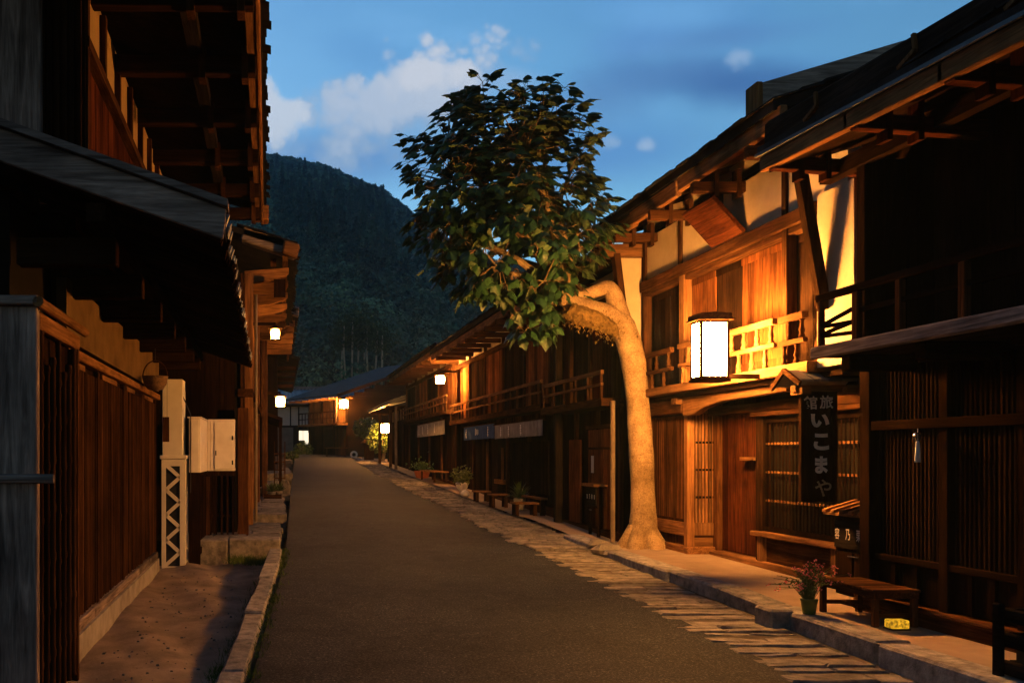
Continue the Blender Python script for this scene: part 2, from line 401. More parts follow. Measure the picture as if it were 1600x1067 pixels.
# terraces in front of the left houses
def terrace(mb, y0, y1, x0, x1, z):
    n = max(2, int((y1-y0)/.55)); yy_ = [y0+(y1-y0)*i/n for i in range(n+1)]
    for i in range(n):
        k = random.choice([2,3]); xs = [x0]+[x0+(x1-x0)*(q+R(-.1,.1))/k for q in range(1,k)]+[x1+R(-.04,.03)]
        for q in range(k):
            mb.box(xs[q]+.006, xs[q+1]-.006, yy_[i]+.006, yy_[i+1]-.006, -.4, z+R(-.012,.012))
mb = MB(); terrace(mb, 13.6, 17.3, -1.6, .05, .34); terrace(mb, 17.3, 24.2, -1.6, .12, .50); terrace(mb, 24.2, 31, -1.2, .3, .73); terrace(mb, 31, 44, -1, .45, .98); terrace(mb, 44, 54, -1, .6, 1.36)
struct(mb, 'left_terrace', M_STONE, bevel=.02)
# paving on the right
def flag(mb, x0, x1, y0, y1, z, zb=-.3, q=.16):
    """one worn flagstone with an uneven outline"""
    pts = []; nx = max(2, int((x1-x0)/q))
    jy = min(.022, (y1-y0)*.14)
    for i in range(nx+1): pts.append((x0+(x1-x0)*i/nx+R(-.02,.02)*(0 < i < nx), y0+R(-jy,jy)+(.02 if i in (0,nx) else 0)))
    pts.append((x1+R(-.02,.015), (y0+y1)/2+R(-jy,jy)))
    for i in range(nx,-1,-1): pts.append((x0+(x1-x0)*i/nx+R(-.02,.02)*(0 < i < nx), y1+R(-jy,jy)-(.02 if i in (0,nx) else 0)))
    pts.append((x0+R(-.03,.02), (y0+y1)/2+R(-jy,jy)))
    cx_ = sum(p[0] for p in pts)/len(pts); cy_ = sum(p[1] for p in pts)/len(pts); n = len(pts); tx,ty = R(-.02,.02),R(-.03,.03)
    hgt = lambda p: z+(p[0]-cx_)*tx+(p[1]-cy_)*ty
    o_ = [(p[0],p[1],zb) for p in pts]+[(p[0],p[1],hgt(p)-.014+R(-.004,.004)) for p in pts]+[(cx_+(p[0]-cx_)*.93,cy_+(p[1]-cy_)*.86,hgt(p)+R(-.003,.005)) for p in pts]
    f_ = [(i,(i+1)%n,n+(i+1)%n,n+i) for i in range(n)]+[(n+i,n+(i+1)%n,2*n+(i+1)%n,2*n+i) for i in range(n)]+[tuple(range(2*n,3*n))]
    mb.add(o_,f_)
mb = MB(); y = 3.2
while y < 12.9:
    w = R(.10,.26); x = 3.70+R(-.14,.05)
    while x < 4.46:
        L = R(.3,.95); e = min(4.5, x+L)
        if 4.5-e < .14: e = 4.5
        flag(mb, x+.004, e-.004, y-w/2+.004, y+w/2-.004, g(y)+.030+R(-.009,.009)); x = e
    y += w
while y < 50:
    w = R(.16,.3)*(1 if y < 30 else 2); x = road_r(y)-.05+R(-.15,.05)
    while x < road_r(y)+.82:
        L = R(.2,.5); flag(mb, x+.006, x+L-.006, y+.006, y+w-.006, g(y)+.05+R(-.01,.012), -.1, .12); x += L
    y += w
struct(mb, 'stone_paving', M_STONE)
M_GUTTER = simple('gutter_soil',(.05,.042,.034),(.12,.10,.078),6,.95,.6,40)
sheet('gutter_earth', [3+.25*i for i in range(200)], lambda y: road_r(y)-.1, lambda y: road_r(y)+1.0, lambda x, y: g(y)+.018, M_GUTTER, 6, .006)
def walk_z(y): return float(np.interp(y, [2,8.2,9.2,12,13.4,16,20,60], [.2,.21,.26,.30,.31,.42,.53,1.75]))
def walk_l(y): return 4.55 if y < 13.4 else (4.7 if y < 17 else 4.62+(road_r(y)-3.75))
sheet('sidewalk', [2+.4*i for i in range(29)], walk_l, lambda y: 7.0, lambda x, y: walk_z(y), M_SLAB, 3)
sheet('stone_apron', [13.4+.5*i for i in range(70)], walk_l, lambda y: 6.6+road_r(y)-3.75, lambda x, y: walk_z(y)-.012 if y < 44 else walk_z(y), M_SLAB, 3)
mb = MB(); y = 3.0
while y < 13.0:
    L = R(.9,1.8)
    if abs(y-8.1) < .25: L = .5
    z = walk_z(y)+.012+R(-.008,.008); x = 4.53+R(-.02,.02)
    w0 = .28
    mb.hexa([(x,y+.006,-.3),(x+w0,y+.006,-.3),(x+w0,y+L-.006,-.3),(x,y+L-.006,-.3),(x+R(-.02,.02),y+.006,z),(x+w0,y+.006,z),(x+w0,y+L-.006,z+walk_z(y+L)-walk_z(y)),(x+R(-.02,.02),y+L-.006,z+walk_z(y+L)-walk_z(y))]); y += L
mb.box(4.38,4.6,8.0,8.28,-.1,.26)
struct(mb, 'sidewalk_kerb', M_KERB, bevel=.02)
# ================================================================ right: inn with the big lantern
def shingle_roof(y0, y1, xe, ze, root, pitch=.30, depth=5.0, th=.10, name='roof', back=True, log=None, s=1, ragged=.06, mat=None):
    """roof rising from the eave (xe,ze) away from the street (s=+1 to the right)"""
    mb = MB()
    xr, zr = xe+s*depth, ze+depth*pitch
    mb.prism([(xe,y0,ze),(xr,y0,zr),(xr,y0,zr+th),(xe,y0,ze+th)], (0,y1-y0,0))
    if back: mb.prism([(xr,y0,zr),(xr+s*4,y0,zr-4*pitch),(xr+s*4,y0,zr-4*pitch+th),(xr,y0,zr+th)], (0,y1-y0,0))
    for row in range(3):
        y = y0-.06
        while y < y1+.04:
            w = R(.1,.2); a = xe-s*(.03+R(0,ragged))+s*row*.28; zz = ze+th+(a-xe)*s*pitch+.004+row*.016
            L = .5; mb.hexa([(a,y,zz),(a+s*L,y,zz+L*pitch),(a+s*L,y+w-.006,zz+L*pitch),(a,y+w-.006,zz),(a,y,zz+.016),(a+s*L,y,zz+L*pitch+.016),(a+s*L,y+w-.006,zz+L*pitch+.016),(a,y+w-.006,zz+.016)]); y += w
    return mb.build(name, mat or M_ROOF, root)

inn = thing('inn', 'two storey timber inn with pale plaster gables and turned balusters lit by the big lantern', 'inn', (5.9,11.3,.28))
WZ = 2.57
X1 = 5.33                                    # upper front
# --- upper storey shell
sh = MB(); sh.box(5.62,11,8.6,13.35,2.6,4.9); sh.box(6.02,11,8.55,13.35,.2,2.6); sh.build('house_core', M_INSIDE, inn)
mb = MB(); mb.box(X1+.03,X1+.3,8.45,13.2,4.175,5.05); mb.build('plaster_band', M_PLASTER, inn)
mb = MB(); mb.box(X1-.02,X1+.08,8.285,8.85,2.5,4.2); mb.build('plaster_panel', M_PLASTER, inn)
mb = MB(); mb.box(X1-.02,X1+.12,8.92,13.22,4.02,4.17); mb.box(X1+.02,X1+.14,8.95,13.22,3.95,4.016); mb.build('lintel_beam', wood('mid','y'), inn, bevel=.008)
for y in (8.9,9.48,11.9,13.16):
    w = .15 if y in (11.9,) else .09
    mb = MB(); mb.box(X1+.004,X1+.12,y-w/2,y+w/2,WZ,4.02); mb.build('post', wood('tan' if y == 11.9 else 'mid'), inn, bevel=.008)
for y in (9.48,11.95,13.1):
    mb = MB(); mb.box(X1+.0,X1+.1,y-.04,y+.04,4.172,4.86); mb.build('stud', wood('mid'), inn)
def shutter(y0,y1,x,kind):
    mb = planks(MB(), x, y0, y1, 2.6, 3.945, .17, .03); mb.box(x-.012,x-.001,y0,y1,3.86,3.94); mb.box(x-.012,x-.001,y0,y1,2.6,2.7)
    mb.build('shutter', wood(kind), inn)
shutter(8.96,9.43,X1+.13,'dark'); shutter(9.53,10.55,X1+.12,'amber'); shutter(10.56,11.2,X1+.135,'dark'); shutter(11.2,11.82,X1+.12,'amber'); shutter(11.98,13.1,X1+.15,'dark')  # middle dark shutter: the hanging plank's shadow put into the wood tone
# balcony strip with turned balusters
mb = MB(); mb.box(X1-.12,X1+.2,8.85,13.3,WZ-.11,WZ); mb.build('balcony_beam', wood('tan','y'), inn, bevel=.01)
prof = [(.030,0),(.030,.03),(.018,.045),(.030,.075),(.022,.10),(.016,.14),(.022,.165),(.026,.18)]
def railing(y0,y1,top=3.09,midz=2.83,n=4,kind='tan'):
    mb = MB(); mb.box(X1-.11,X1-.045,y0,y1,top-.07,top); mb.box(X1-.10,X1-.05,y0,y1,midz-.05,midz)
    r = mb.build('railing', wood(kind,'y'), inn, bevel=.008)
    for row,(zb,zt) in enumerate(((midz,top-.07),(WZ,midz-.05))):
        for i in range(n):
            y = y0+(y1-y0)*(i+.3+.4*row)/n; k = (zt-zb)/.18
            q = MB(); q.lathe((X1-.075,y,zb),[(a,z*k) for a,z in prof],10); q.build('baluster', wood(kind), r, smooth=True)
railing(8.95,9.4,3.08,2.82,2,'mid'); railing(9.5,10.62,3.09,2.83,4); railing(10.72,11.78,3.09,2.83,3); railing(11.99,13.15,3.08,2.82,3,'mid')
# eave: fascia in lapped lengths, cross beams with pegs, soffit boards, roof
ZE = 4.86; XE = 4.86
for a,e,dx,dz in ((8.7,11.05,0,.05),(10.95,12.4,-.02,0),(12.3,13.9,0,-.015)):
    mb = MB(); mb.box(XE+dx,XE+dx+.075,a,e,ZE+dz-.06,ZE+dz+.13); mb.build('fascia_board', wood('tan','y'), inn, bevel=.01)
mb = MB(); y = 8.7
while y < 13.85: mb.prism([(XE+.09,y,ZE+.10),(XE+1.0,y,ZE+.40),(XE+1.0,y,ZE+.42),(XE+.09,y,ZE+.12)],(0,.19,0)); y += .2
mb.build('soffit', wood('tan','x'), inn)
for i in range(9):
    y = 8.9+i*.6; mb = MB(); mb.beam((XE+.09,y,ZE+.05),(XE+.95,y,ZE+.33),.05,.07); mb.build('rafter', wood('mid','x'), inn)
for y in (9.15,10.35,11.55,12.75,13.65):
    mb = MB(); mb.box(XE-.10,X1+.18,y-.05,y+.05,ZE-.2,ZE-.075); bm_ = mb.build('eave_beam', wood('mid','x'), inn, bevel=.01)
    for xx in (XE+.16,XE+.42):
        q = MB(); q.box(xx-.025,xx+.025,y-.065,y+.065,ZE-.26,ZE+.06); q.build('peg', wood('mid'), bm_)
mb = MB(); mb.box(XE+.5,XE+.62,8.7,13.8,ZE-.074,ZE+.06); mb.build('purlin', wood('dark','y'), inn)
shingle_roof(8.75,13.9,XE-.04,ZE+.14,inn,pitch=.29,depth=5.2)
mb = MB()
mb.prism([(4.86,9.10,5.14),(10.2,9.10,6.72),(10.2,9.10,6.99),(4.86,9.10,5.41)],(0,.12,0)); mb.build('bargeboard', wood('pale','x'), inn, bevel=.012)
mb = MB(); mb.box(4.80,4.87,9.02,9.24,5.10,5.40); mb.build('bargeboard_cap', wood('tan'), inn, bevel=.01)
for k,(a,e,x,z) in enumerate(((9.3,12.2,5.0,5.14),(11.6,13.85,5.02,5.10))):
    mb = MB(); mb.tube([(x,a,z),(x,(a+e)/2,z+.015),(x,e,z)],.055,8,jit=.08); mb.build('roof_pole', wood('black','y'), inn)
# plaster fin wall at the far end with slanted edge board
mb = MB(); mb.prism([(5.03,13.28,4.55),(5.42,13.28,4.55),(5.42,13.28,2.5),(5.27,13.28,2.5)],(0,.1,0)); fw = mb.build('fin_wall', M_PLASTER, inn)
mb = MB(); mb.beam((4.97,13.26,4.6),(5.235,13.26,2.45),.09,.14,(0,1,0)); mb.build('edge_board', wood('mid'), fw)
mb = MB(); mb.box(4.80,5.5,13.22,13.4,4.56,4.66); mb.box(4.78,5.5,13.2,13.42,4.664,4.74); mb.build('fin_cap', wood('tan','x'), fw)
mb = MB(); mb.box(5.36,5.44,13.2,13.27,2.3,4.55); mb.build('fin_post', wood('mid'), fw)
# brace and cross tie in front of the near plaster panel
mb = MB(); mb.beam((5.02,8.72,4.66),(5.30,8.72,3.05),.10,.11,(0,1,0)); mb.build('brace', wood('dark'), inn, bevel=.01)
mb = MB(); mb.beam((4.98,8.7,4.70),(5.5,8.7,4.62),.08,.10); mb.build('brace', wood('dark','x'), inn)
# --- lower storey
mb = MB(); mb.box(5.78,6.0,8.4,12.1,.2,.36); mb.build('sill_stone', wood('tan','y'), inn, bevel=.015)
def lattice(y0,y1,x,z0,z1,step,kind,pegs=(),w=.022,fr=.06):
    mb = slats_y(MB(), x, y0+fr, y1-fr, z0+fr, z1-fr, step, w, .008)
    mb.box(x-.012,x+.05,y0,y1,z1-fr,z1); mb.box(x-.012,x+.05,y0,y1,z0,z0+fr)
    l = mb.build('lattice', wood(kind), inn)
    q = MB(); q.box(x-.012,x+.05,y0,y0+fr,z0+fr,z1-fr); q.box(x-.012,x+.05,y1-fr,y1,z0+fr,z1-fr); q.build('lattice_frame', wood(kind), l)
    p = MB()
    for z in pegs: slats_y(p, x-.012, y0+fr, y1-fr, z, z+.022, step, .013, .014); p.box(x+.01,x+.02,y0+fr,y1-fr,z-.004,z+.026)
    if pegs: p.build('lattice_tie', wood('tan','y'), l)
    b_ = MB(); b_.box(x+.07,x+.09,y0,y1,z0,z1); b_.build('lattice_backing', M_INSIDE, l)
# projecting bay
mb = MB(); mb.box(5.6,6.0,12.16,14.6,.3,2.3); mb.build('bay_core', M_INSIDE, inn)
lattice(12.2,13.35,5.53,.72,2.18,.036,'mid',w=.016,fr=.04)
mb = MB(); mb.box(5.51,5.6,12.2,13.35,.53,.72); mb.build('bay_rail', wood('tan','y'), inn, bevel=.008)
mb = planks(MB(),5.55,12.2,13.35,.40,.528,.3,.03); mb.build('bay_apron', wood('mid'), inn)
mb = MB(); mb.box(5.49,5.62,12.2,13.4,.24,.40); mb.box(5.49,6.0,12.06,12.2,.24,.40); mb.build('bay_sill', wood('tan','y'), inn, bevel=.012)
mb = MB(); mb.box(5.50,5.60,12.09,12.195,.40,2.44); mb.build('corner_post', wood('tan'), inn, bevel=.008)
mb = slats_x(MB(),12.12,5.64,5.87,.72,2.2,.046,.024,.03); mb.box(5.6,5.9,12.10,12.17,2.2,2.3); mb.box(5.6,5.9,12.10,12.17,.55,.72); l = mb.build('return_lattice', wood('tan'), inn)
mb = MB()
for z in (1.05,1.42,1.79): slats_x(mb,12.106,5.64,5.87,z,z+.03,.046,.03,.012)
mb.build('peg', wood('dark'), l)
mb = MB(); mb.box(5.6,5.9,12.13,12.17,.40,.55); mb.build('return_apron', wood('tan','x'), inn)
mb = MB(); mb.box(5.42,5.62,12.1,13.5,2.2,2.40); mb.build('bay_lintel', wood('mid','y'), inn, bevel=.01)
# carved bracket under the balcony
mb = MB(); pr = [(12.06,2.46),(9.6,2.46),(9.6,2.32),(11.0,2.30),(11.5,2.24),(11.8,2.16),(12.06,2.16)]
mb.prism([(5.42,a,z) for a,z in pr],(.12,0,0)); mb.build('carved_beam', wood('tan','y'), inn, bevel=.012)
mb = MB(); mb.box(5.36,5.9,12.1,12.28,2.32,2.45); mb.build('bracket_arm', wood('tan','x'), inn, bevel=.01)
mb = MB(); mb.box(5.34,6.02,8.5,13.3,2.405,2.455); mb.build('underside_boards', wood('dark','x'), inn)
# boards, post, shelf
mb = MB(); mb.box(5.86,5.98,12.0,12.125,.36,2.4); mb.build('post', wood('mid'), inn, bevel=.008)
mb = planks(MB(),5.93,10.95,12.0,.37,2.36,.22,.04); mb.build('boarding', wood('red'), inn)
mb = MB(); mb.box(5.80,5.93,10.98,11.3,1.57,1.61); mb.build('shelf', wood('tan','y'), inn)
mb = MB(); mb.box(5.82,6.0,10.84,10.96,.36,2.36); mb.build('post', wood('dark'), inn, bevel=.008)
mb = MB(); mb.box(5.78,5.98,8.3,12.2,2.16,2.28); mb.box(5.76,5.8,8.3,11.0,2.10,2.155); mb.build('lintel_beam', wood('mid','y'), inn, bevel=.01)
lattice(8.95,10.84,5.86,.72,2.08,.068,'deep_brown',(1.08,1.42,1.76),w=.015)
mb = MB(); mb.box(5.74,5.95,9.2,10.95,.66,.718); mb.build('sill_shelf', wood('tan','y'), inn, bevel=.01)
mb = MB(); mb.box(5.84,5.95,9.2,10.9,.36,.659); mb.build('apron_board', wood('mid','y'), inn)
for y in (9.35,10.8): mb = MB(); mb.box(5.78,5.84,y-.05,y+.05,.362,.66); mb.build('apron_bracket', wood('tan'), inn)

# tilted plank under the inn eave
pl = thing('hanging_plank', 'broad dark red plank tilted out under the inn eave above the big lantern', 'sign board', (5.15,10.55,4.3))
mb = MB(); a = Vector((4.93,10.25,4.58)); e = Vector((5.30,10.25,4.17)); nrm = Vector((.41,0,.37)).normalized()*.06
mb.hexa([a,e,e+Vector((0,.75,0)),a+Vector((0,.75,0)),a+nrm,e+nrm,e+nrm+Vector((0,.75,0)),a+nrm+Vector((0,.75,0))]); mb.build('board', wood('red','y'), pl, bevel=.008)
mb = MB(); mb.box(5.1,5.2,10.5,10.56,4.4,4.7); mb.build('hanger', M_METAL, pl)

# the big lantern
LAMP = 2100.0
M_PAPER = lamp_paper('lantern_paper', LAMP*.8, .42)
def lantern(x0,x1,y0,y1,z0,z1,label,mat,arm=None,group=None,marks=False,kind='mid'):
    t = thing('box_lantern', label, 'lantern', ((x0+x1)/2,(y0+y1)/2,z0), group)
    i = .018; p = .022*(x1-x0)/.3+.004
    mb = MB()
    for xx in (x0,x1-p):
        for y in (y0,y1-p): mb.box(xx,xx+p,y,y+p,z0+.03,z1-.05)
    for zz in (z0+.03,z1-.05-p): mb.box(x0+p,x1-p,y0,y0+.006,zz,zz+p); mb.box(x0,x0+.006,y0+p,y1-p,zz,zz+p)
    mb.build('frame', wood(kind), t)
    mb = MB(); mb.box(x0-.01,x1+.01,y0-.01,y1+.01,z0,z0+.03); mb.build('base', wood(kind,'x'), t)
    mb = MB(); e = .035; cz = z1-.05; xm = (x0+x1)/2
    mb.prism([(x0-e,y0-e,cz),(x1+e,y0-e,cz),(x1+e,y0-e,cz+.015),(x1+.012,y0-e,cz+.02),(x1+.012,y0-e,z1+.02),(xm,y0-e,z1+.032),(x0-.012,y0-e,z1+.02),(x0-.012,y0-e,cz+.02),(x0-e,y0-e,cz+.015)],(0,y1-y0+2*e,0)); mb.build('cap', wood(kind,'y'), t)
    mb = MB(); mb.box(x0+.006,x1-.006,y0+.006,y1-.006,z0+.032,cz-.004); mb.build('paper_panel', mat, t)
    if arm:
        mb = MB(); mb.beam(arm[0],arm[1],.04,.05); mb.build('arm', wood('dark','x'), t)
    return t
L = lantern(4.52,4.83,9.62,9.86,2.43,3.14,'big glowing paper box lantern fixed to the balcony of the inn',M_PAPER,((4.80,9.74,2.49),(5.22,9.74,2.49)))
M_INK = simple('lantern_ink',(.25,.2,.1),(.3,.25,.15),3,.9,0)
q = MB(); letter(q,'ま',(4.675,9.612,2.98),(1,0,0),(0,0,1),.09,.09,.03); letter(q,'や',(4.675,9.612,2.57),(1,0,0),(0,0,1),.11,.09,.03); q.build('ink_mark', emit('ink_glow',(.5,.42,.2),.25), L)

# hanging sign board of the inn
sg = thing('inn_sign', 'long dark vertical sign board with pale brush writing under its own little plank roof', 'sign board', (5.15,9.0,1.25))
SY = 8.85; sx0 = (1252-CX)*SY/F; sx1 = (1309-CX)*SY/F; sz1 = EYE+(CY-606)*SY/F; sz0 = EYE+(CY-784)*SY/F
mb = MB(); mb.box(sx0,sx1,SY,SY+.05,sz0,sz1+.02); bd = mb.build('board', wood('dark'), sg, bevel=.006)
q = MB()
for ch,px,py,w,h in (('館',1266,629,21,21),('旅',1291,628,21,21),('い',1281,657,29,21),('こ',1283,690,24,26),('ま',1283,726,20,27),):
    letter(q,ch,((px-CX)*SY/F,SY-.004,EYE+(CY-py)*SY/F),(1,0,0),(0,0,1),w*SY/F,h*SY/F,.022 if py < 640 else .05)
q.build('lettering', M_LETTER, bd)
q = MB(); letter(q,'や',((1286-CX)*SY/F,SY-.004,EYE+(CY-762)*SY/F),(1,0,0),(0,0,1),26*SY/F,27*SY/F,.015)
q.build('lettering', simple('worn_letter',(.16,.13,.09),(.34,.29,.2),30,.7,0), bd)
rx0 = (1222-CX)*SY/F; rx1 = (1352-CX)*SY/F; rz = EYE+(CY-585)*SY/F
mb = MB(); zt = rz+.03; ze = rz-.10
for i in range(5):
    a = rx0+.1+(rx1-rx0-.1)*i/5; e = rx0+.1+(rx1-rx0-.1)*(i+1)/5-.012
    mb.hexa([(a,SY-.12,ze+.02),(e,SY-.12,ze+.02),(e,SY+.12,zt),(a,SY+.12,zt),(a,SY-.12,ze+.045),(e,SY-.12,ze+.045),(e,SY+.12,zt+.025),(a,SY+.12,zt+.025)])
mb.hexa([(rx0+.1,SY+.13,zt),(rx1,SY+.13,zt),(rx1,SY+.34,ze),(rx0+.1,SY+.34,ze),(rx0+.1,SY+.13,zt+.025),(rx1,SY+.13,zt+.025),(rx1,SY+.34,ze+.025),(rx0+.1,SY+.34,ze+.025)])
rf = mb.build('little_roof', M_TILE, sg)
mb = MB(); mb.beam((rx0+.09,SY-.15,ze+.0),(rx0+.09,SY+.125,zt+.02),.025,.05); mb.beam((rx0+.09,SY+.125,zt+.02),(rx0+.09,SY+.36,ze-.02),.025,.05); mb.build('gable_board', wood('mid','y'), rf)
mb = MB(); mb.box(rx0+.12,rx1,SY-.02,SY+.06,ze-.07,ze-.005)
for a in (rx0+.14,sx1+.03,sx1+.17): mb.box(a,a+.09,SY-.1,SY+.1,ze-.10,ze-.03)
mb.build('bracket', wood('tan','x'), sg)
mb = MB(); mb.beam((rx1-.06,SY,ze-.05),(rx1+.35,SY,ze-.05),.05,.06); mb.build('bracket', wood('dark','x'), sg)

# ================================================================ right: nearest dark house
nh = thing('dark_house', 'nearest dark timber house on the right with low balcony and fine lattice front', 'house', (5.4,6.0,.2))
X2 = 5.4
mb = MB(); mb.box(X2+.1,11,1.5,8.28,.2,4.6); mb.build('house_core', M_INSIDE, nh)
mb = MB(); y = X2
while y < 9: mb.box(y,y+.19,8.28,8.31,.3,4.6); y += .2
mb.build('end_wall', wood('deep_brown'), nh)
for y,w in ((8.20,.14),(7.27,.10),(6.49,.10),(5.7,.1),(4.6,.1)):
    mb = MB(); mb.box(X2-.05 if w > .12 else X2-.02,X2+.1,y-w/2,y+w/2,.36,2.55); mb.build('post', wood('deep_brown'), nh, bevel=.006)
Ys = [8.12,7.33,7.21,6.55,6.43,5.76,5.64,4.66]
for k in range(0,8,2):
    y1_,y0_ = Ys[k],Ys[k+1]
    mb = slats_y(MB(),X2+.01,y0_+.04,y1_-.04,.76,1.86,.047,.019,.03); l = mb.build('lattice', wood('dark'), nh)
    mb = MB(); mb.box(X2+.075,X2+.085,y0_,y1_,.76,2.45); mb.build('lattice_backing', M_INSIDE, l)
    mb = MB()
    for z in (1.18,1.5): mb.box(X2+.052,X2+.066,y0_,y1_,z,z+.03)
    mb.build('lattice_tie', wood('deep_brown','y'), l)
    mb = slats_y(MB(),X2+.02,y0_+.03,y1_-.03,1.95,2.42,.05,.022,.03); mb.build('transom_lattice', wood('deep_brown'), nh)
    mb = planks(MB(),X2+.03,y0_,y1_,.38,.70,.26,.03); mb.build('lower_panel', wood('deep_brown'), nh)
    for q in (.36,.7): yy_ = y0_+(y1_-y0_)*q; mb = MB(); mb.box(X2+.0,X2+.028,yy_-.02,yy_+.02,.38,.70); mb.build('panel_stile', wood('deep_brown'), nh)
mb = MB(); mb.box(X2-.045,X2+.09,1.5,8.12,1.86,1.945); mb.build('lintel_beam', wood('deep_brown','y'), nh, bevel=.006)
mb = MB(); mb.box(X2-.01,X2+.09,1.5,8.12,.70,.76); mb.build('lattice_rail', wood('deep_brown','y'), nh, bevel=.006)
mb = MB(); mb.box(X2-.06,X2+.12,1.5,8.35,.10,.33); mb.box(X2-.09,X2+.1,1.5,8.3,.33,.365); mb.build('sill_beam', wood('mid','y'), nh, bevel=.01)
mb = MB(); mb.box(5.08,5.55,7.74,7.80,2.6,4.2); nf = mb.build('fin_wall', wood('deep_brown'), nh, bevel=.01)
mb = MB(); mb.box(5.03,5.10,7.70,7.82,2.585,4.25); mb.build('fin_post', wood('deep_brown'), nf, bevel=.008)
mb = planks(MB(),X2+.02,1.5,8.28,2.5,4.55,.24,.03); mb.build('upper_boarding', wood('deep_brown'), nh)
mb = MB(); mb.box(4.78,5.45,1.5,7.98,2.50,2.58); mb.build('balcony_floor', wood('black','y'), nh, bevel=.012)
mb = MB(); mb.box(4.74,4.80,1.4,8.02,2.49,2.60); mb.build('balcony_edge', wood('grey','y'), nh, bevel=.015)
for y in (7.7,6.8,5.9,5.0):
    mb = MB(); mb.box(4.86,5.45,y-.06,y+.06,2.36,2.497); mb.build('balcony_joist', wood('deep_brown','x'), nh, bevel=.01)
rl = MB(); rl.box(4.77,4.83,1.5,7.99,3.0,3.06); rl = rl.build('balcony_railing', wood('deep_brown','y'), nh, bevel=.008)
for y,w in ((7.94,.04),(7.45,.075),(6.93,.06),(6.28,.07),(5.6,.07)):
    mb = MB(); mb.box(4.775,4.825,y-w/2,y+w/2,2.6,2.998); mb.build('railing_post', wood('mid'), rl, bevel=.006)
mb = MB(); mb.box(4.785,4.81,2,7.4,2.82,2.86); mb.build('mid_rail', wood('deep_brown','y'), rl)
mb = MB()
for (a,za,e,ze_) in ((7.92,2.78,7.5,2.86),(7.92,2.77,7.5,2.755),(7.5,2.755,7.92,2.70),(7.92,2.685,7.5,2.665)): mb.beam((4.79,a,za),(4.79,e,ze_),.02,.032)
mb.build('z_brace', wood('deep_brown','y'), rl)
# eave of the dark house
ex0,ex1 = 4.40,4.40
def zl(y): return 4.23-(8.2-y)*.048
for a,e in ((8.22,6.95),(7.0,5.95),(6.0,4.6),(4.65,2.0)):
    mb = MB(); z0,z1_ = zl(a),zl(e)
    mb.hexa([(4.40,e,z1_),(4.47,e,z1_),(4.47,a,z0),(4.40,a,z0),(4.40,e,z1_+.135),(4.47,e,z1_+.135),(4.47,a,z0+.135),(4.40,a,z0+.135)])
    mb.build('fascia_board', wood('tan','y'), nh, bevel=.008)
mb = MB(); mb.beam((4.375,8.24,zl(8.24)+.15),(4.375,2,zl(2)+.15),.02,.03); mb.build('drip_strip', M_METAL, nh)
mb = MB(); mb.beam((4.50,8.25,zl(8.25)+.34),(4.50,2,zl(2)+.34),.10,.25); mb.build('roof_log', wood('black','y'), nh, bevel=.03)
mb = MB(); mb.beam((4.47,8.3,zl(8.3)+.2),(4.47,2,zl(2)+.2),.10,.09); mb.build('eave_board', M_ROOF, nh)
for y in (7.4,6.25,5.3):
    mb = MB(); mb.beam((4.435,y,zl(y)+.33),(4.435,y+.17,zl(y)+.27),.03,.03); mb.beam((4.435,y,zl(y)+.33),(4.435,y+.02,zl(y)+.45),.025,.025); mb.build('roof_cleat', wood('tan'), nh)
for y in (8.05,6.9,5.92,4.9):
    z = zl(y)
    mb = MB(); mb.hexa([(4.42,y-.05,z-.02),(5.5,y-.05,z-.1),(5.5,y+.05,z-.1),(4.42,y+.05,z-.02),(4.42,y-.05,z+.09),(5.5,y-.05,z+.04),(5.5,y+.05,z+.04),(4.42,y+.05,z+.09)]); bm_ = mb.build('eave_beam', wood('red','x'), nh, bevel=.008)
    for xx in (4.66,4.9):
        q = MB(); q.box(xx-.022,xx+.022,y-.062,y+.062,z-.12,z+.2); q.build('peg', wood('red'), bm_)
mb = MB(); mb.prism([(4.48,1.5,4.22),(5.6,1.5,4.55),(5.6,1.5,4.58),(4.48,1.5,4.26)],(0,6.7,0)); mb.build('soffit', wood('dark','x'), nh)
shingle_roof(1.5,8.25,4.46,4.30,nh,pitch=.29,depth=5.2,ragged=.02)
mb = MB(); mb.box(5.0,5.1,1.5,8.3,4.14,4.28); mb.build('purlin', wood('dark','y'), nh)

# wind chime
wc = thing('wind_chime', 'small glass wind chime with long white paper tassel hanging from the dark lintel', 'wind chime', (5.28,7.42,1.6))
wx = 5.29; wy = wx*F/(1434-CX)
mb = MB(); mb.tube([(wx,wy,1.86),(wx,wy,1.58)],.003,5); mb.build('cord', M_WHITE, wc)
gm, gnt, gb, go = nodes_of('chime_glass'); gb.inputs['Base Color'].default_value = (.6,.58,.5,1); gb.inputs['Roughness'].default_value = .12; gb.inputs['Transmission Weight'].default_value = .95
mb = MB(); mb.lathe((wx,wy,1.78),[(.012,.05),(.03,.04),(.038,.015),(.034,-.01),(.024,-.02)],14); mb.build('glass_bell', gm, wc, smooth=True)
tz = EYE+(CY-722)*wy/F; mb = MB(); mb.lathe((wx,wy,tz),[(.022,0),(.02,.08),(.014,.16),(.006,.19)],10); mb.build('tassel', M_WHITE, wc, smooth=True)

